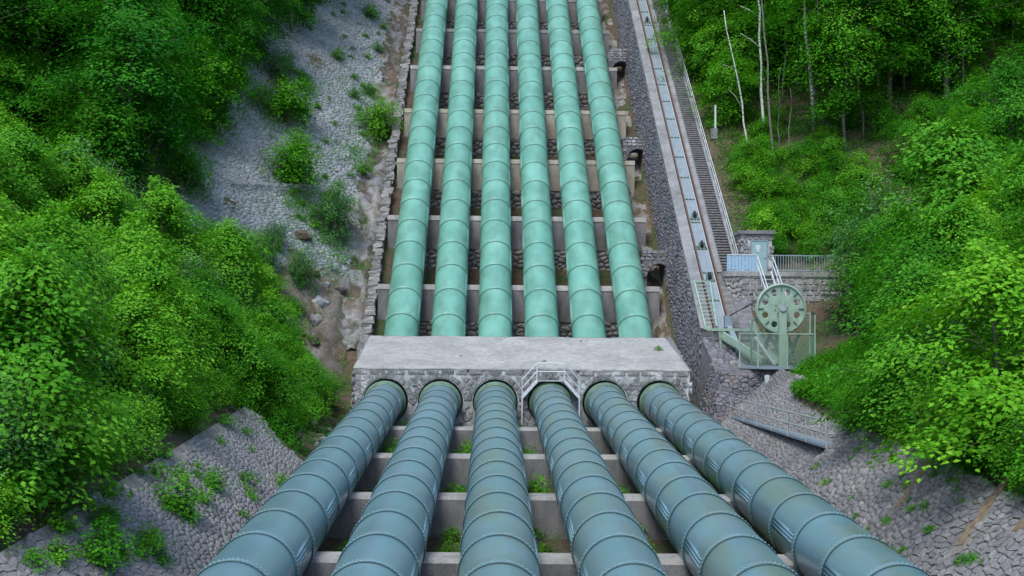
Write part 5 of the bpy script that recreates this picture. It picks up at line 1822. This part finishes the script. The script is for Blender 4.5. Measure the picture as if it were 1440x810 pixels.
# --- right bank mass
def reg_right_bank(rg):
    y = rg.uniform(38, 79); return rg.uniform(15.0 if y < 47 else .262 * y + 3.6, max(20, .43 * y + 3)), y
RBL = {'young_b': 'bright green young tree on the bank above the rubble bank', 'young_m': 'mid green young tree on the bank above the rubble bank', 'bush_b': 'bright green bush on the bank above the rubble bank',
       'bush_m': 'mid green bush on the bank above the rubble bank', 'willow': 'grey green willow bush on the bank above the rubble bank'}
scatter(72, reg_right_bank, ['young_b0', 'young_b1', 'young_m0', 'young_m1', 'young_m2', 'bush_m0', 'bush_b1', 'willow1'], .65, 1.05, RBL, G_RB, rgV, 1.6)
def reg_right_edge(rg):
    y = rg.uniform(33, 52); return rg.uniform(14.6, 15.3), y
scatter(16, reg_right_edge, ['bush_m0', 'bush_m1', 'bush_b1', 'bush_b0'], .5, .8, {'bush_b': 'bright bush overhanging the crest of the rubble bank', 'bush_m': 'mid green bush overhanging the crest of the rubble bank'}, 'bushes along the crest of the rubble bank', rgV, .8)
def reg_right_grass(rg):
    y = rg.uniform(53, 66.5); return rg.uniform(15.4, 15.6 + .2 * (y - 50)), y
scatter(34, reg_right_grass, ['small0', 'weed1', 'weed1', 'weed0'], .45, .8, 'low leafy plant on the slope below the cable wheel', 'low plants below the cable wheel', rgV, .5)
# tall trees behind the right bank
for px, py, y, k, s, lab in [(1262, 470, 72, 'willow0', 1.9, 'big grey green willow behind the cable wheel cage'), (1215, 470, 75, 'willow1', 1.6, 'second grey green willow close to the terrace railing'),
                             (1345, 520, 62, 'young_b0', 1.45, 'largest bright green young tree above the rubble bank'), (1420, 500, 66, 'big_m1', .7, 'tall tree with spreading crown at the back of the bank above the rubble')]:
    x = at_y(px, py, y).x
    put(k, x, y, s, None, lab)
# --- low ground cover: leafy mats over open soil
def cover(name, label, n, region, m, dens, seed, size=.11, per=16, rad=.32):
    rg = random.Random(seed); sp = []
    for _ in range(n):
        x, y = region(rg)
        if rg.random() > dens(x, y): continue
        sp.append(((x, y, ground_z(x, y) + rg.uniform(.0, .28)), (rg.uniform(-1, 1), rg.uniform(-1, 1), .3), min(1, max(0, rg.gauss(.45, .2)))))
    o = link(name, leaf_cloud(sp, rg, size, per, rad, m, name, .35))
    return tag(o, label, 'ground cover', None, 'stuff')
def clear(x, y):
    px, py = project((x, y, ground_z(x, y)))
    return .22 if (1085 < px < 1190 and 195 < py < 300) else (.5 + .5 * (hnoise(x * 1.3, y * 1.3) > -.3))
cover('ground_cover', 'low leafy ground cover on the slope below the cable wheel', 5200, lambda rg: (15.0 + 8 * rg.random() ** 1.8, rg.uniform(51, 71)), L_MID, lambda x, y: 0 if project((x, y, ground_z(x, y)))[0] < 1122 else (.95 if x < .26 * y + 3 else .5), 1, .14, 18, .36)
cover('ground_cover', 'leafy ground cover of the forest floor behind the gatehouse', 5200, lambda rg: (rg.uniform(16.4, 34), rg.uniform(84.5, 118)), L_MID, clear, 2, .16, 18, .45)
cover('ground_cover', 'patchy weeds growing over the craggy rock outcrop', 1500, lambda rg: (rg.uniform(-15, -9), rg.uniform(77, 98)), L_MID, lambda x, y: .9 if hnoise(x * 3, y * 2) > .25 else .05, 5, .12, 16, .4)
cover('ground_cover', 'low leafy ground cover in the hollow beside the anchor block', 1500, lambda rg: (rg.uniform(-14, -8.2), rg.uniform(54, 77)), L_MID, lambda x, y: .75 if hnoise(x * 2, y * 2) > -.2 else .15, 3)
cover('ground_cover', 'creeping green weeds on the ground between the blue-green pipes', 1500, lambda rg: (rg.choice([(PX[i] + PX[i + 1]) / 2 for i in range(5)]) + rg.uniform(-.7, .7), rg.uniform(36, 69)), L_BRIGHT, lambda x, y: .8 if hnoise(x * 3, y * 1.7) > .1 else .08, 4, .08, 14, .22)
# sparse greenery in the joints of the stone-clad hillside
sp = []; rgS = random.Random(91)
anch = [on_slope(px, py) for px, py in ((416, 262), (528, 196), (470, 340), (400, 175), (430, 290), (505, 215), (372, 384))]
for _ in range(2600):
    if rgS.random() < .45:
        a = rgS.choice(anch); p = a + dU * rgS.gauss(-.6, 1.3) + evs * rgS.gauss(0, 1.2)
    else:
        p = Os + dU * rgS.uniform(2, 60) + evs * rgS.uniform(.5, 13)
        if hnoise(p.x * 1.9, p.y * 1.1) < .45: continue
    sp.append((tuple(p + nS * rgS.uniform(.02, .2)), (rgS.uniform(-1, 1), -1, .3), min(1, max(0, rgS.gauss(.4, .2)))))
tag(link('ground_cover', leaf_cloud(sp, rgS, .12, 10, .26, L_MID, 'ground_cover', .35)), 'sparse weeds spreading in the joints of the pale stone-clad hillside', 'ground cover', None, 'stuff')
# thin forest trunks beside the stairs
for k in range(10):
    px = 1085 + 350 * (k + rgV.uniform(.1, .9)) / 10
    y = rgV.uniform(91, 96)
    x = at_y(px, 150, y).x
    q = project((x, y, ground_z(x, y)))
    o = stem_tree(q[0], q[1], q[0] - rgV.uniform(-12, 22), q[1] - 200, y, rgV.uniform(.05, .1), M_BARK, '', 'slender_tree', True, (), 34, L_MID)
    tag(o, 'slender grey trunk rising at the front of the forest behind the gatehouse', 'tree', 'slender trunks of the forest front')
# tuft on the block top and beside
for px, py, k, s in ((926, 492, 'weed0', .55), (765, 512, 'weed0', .25), (648, 505, 'weed1', .2)):
    t = (522 - py) / 50
    y = Y_FRONT + (YB1 - Y_FRONT) * t
    x = at_y(px, py, y).x
    put(k, x, y, s, None, 'small weed sprouting from the rough concrete top of the anchor block', 'weeds on the block top', 0, (0, 0), ZB + (ZT - ZB) * t)
for key, (root, used) in PROTO.items():
    if used[0] == 0:
        for ch in list(root.children): bpy.data.objects.remove(ch)
        bpy.data.objects.remove(root)
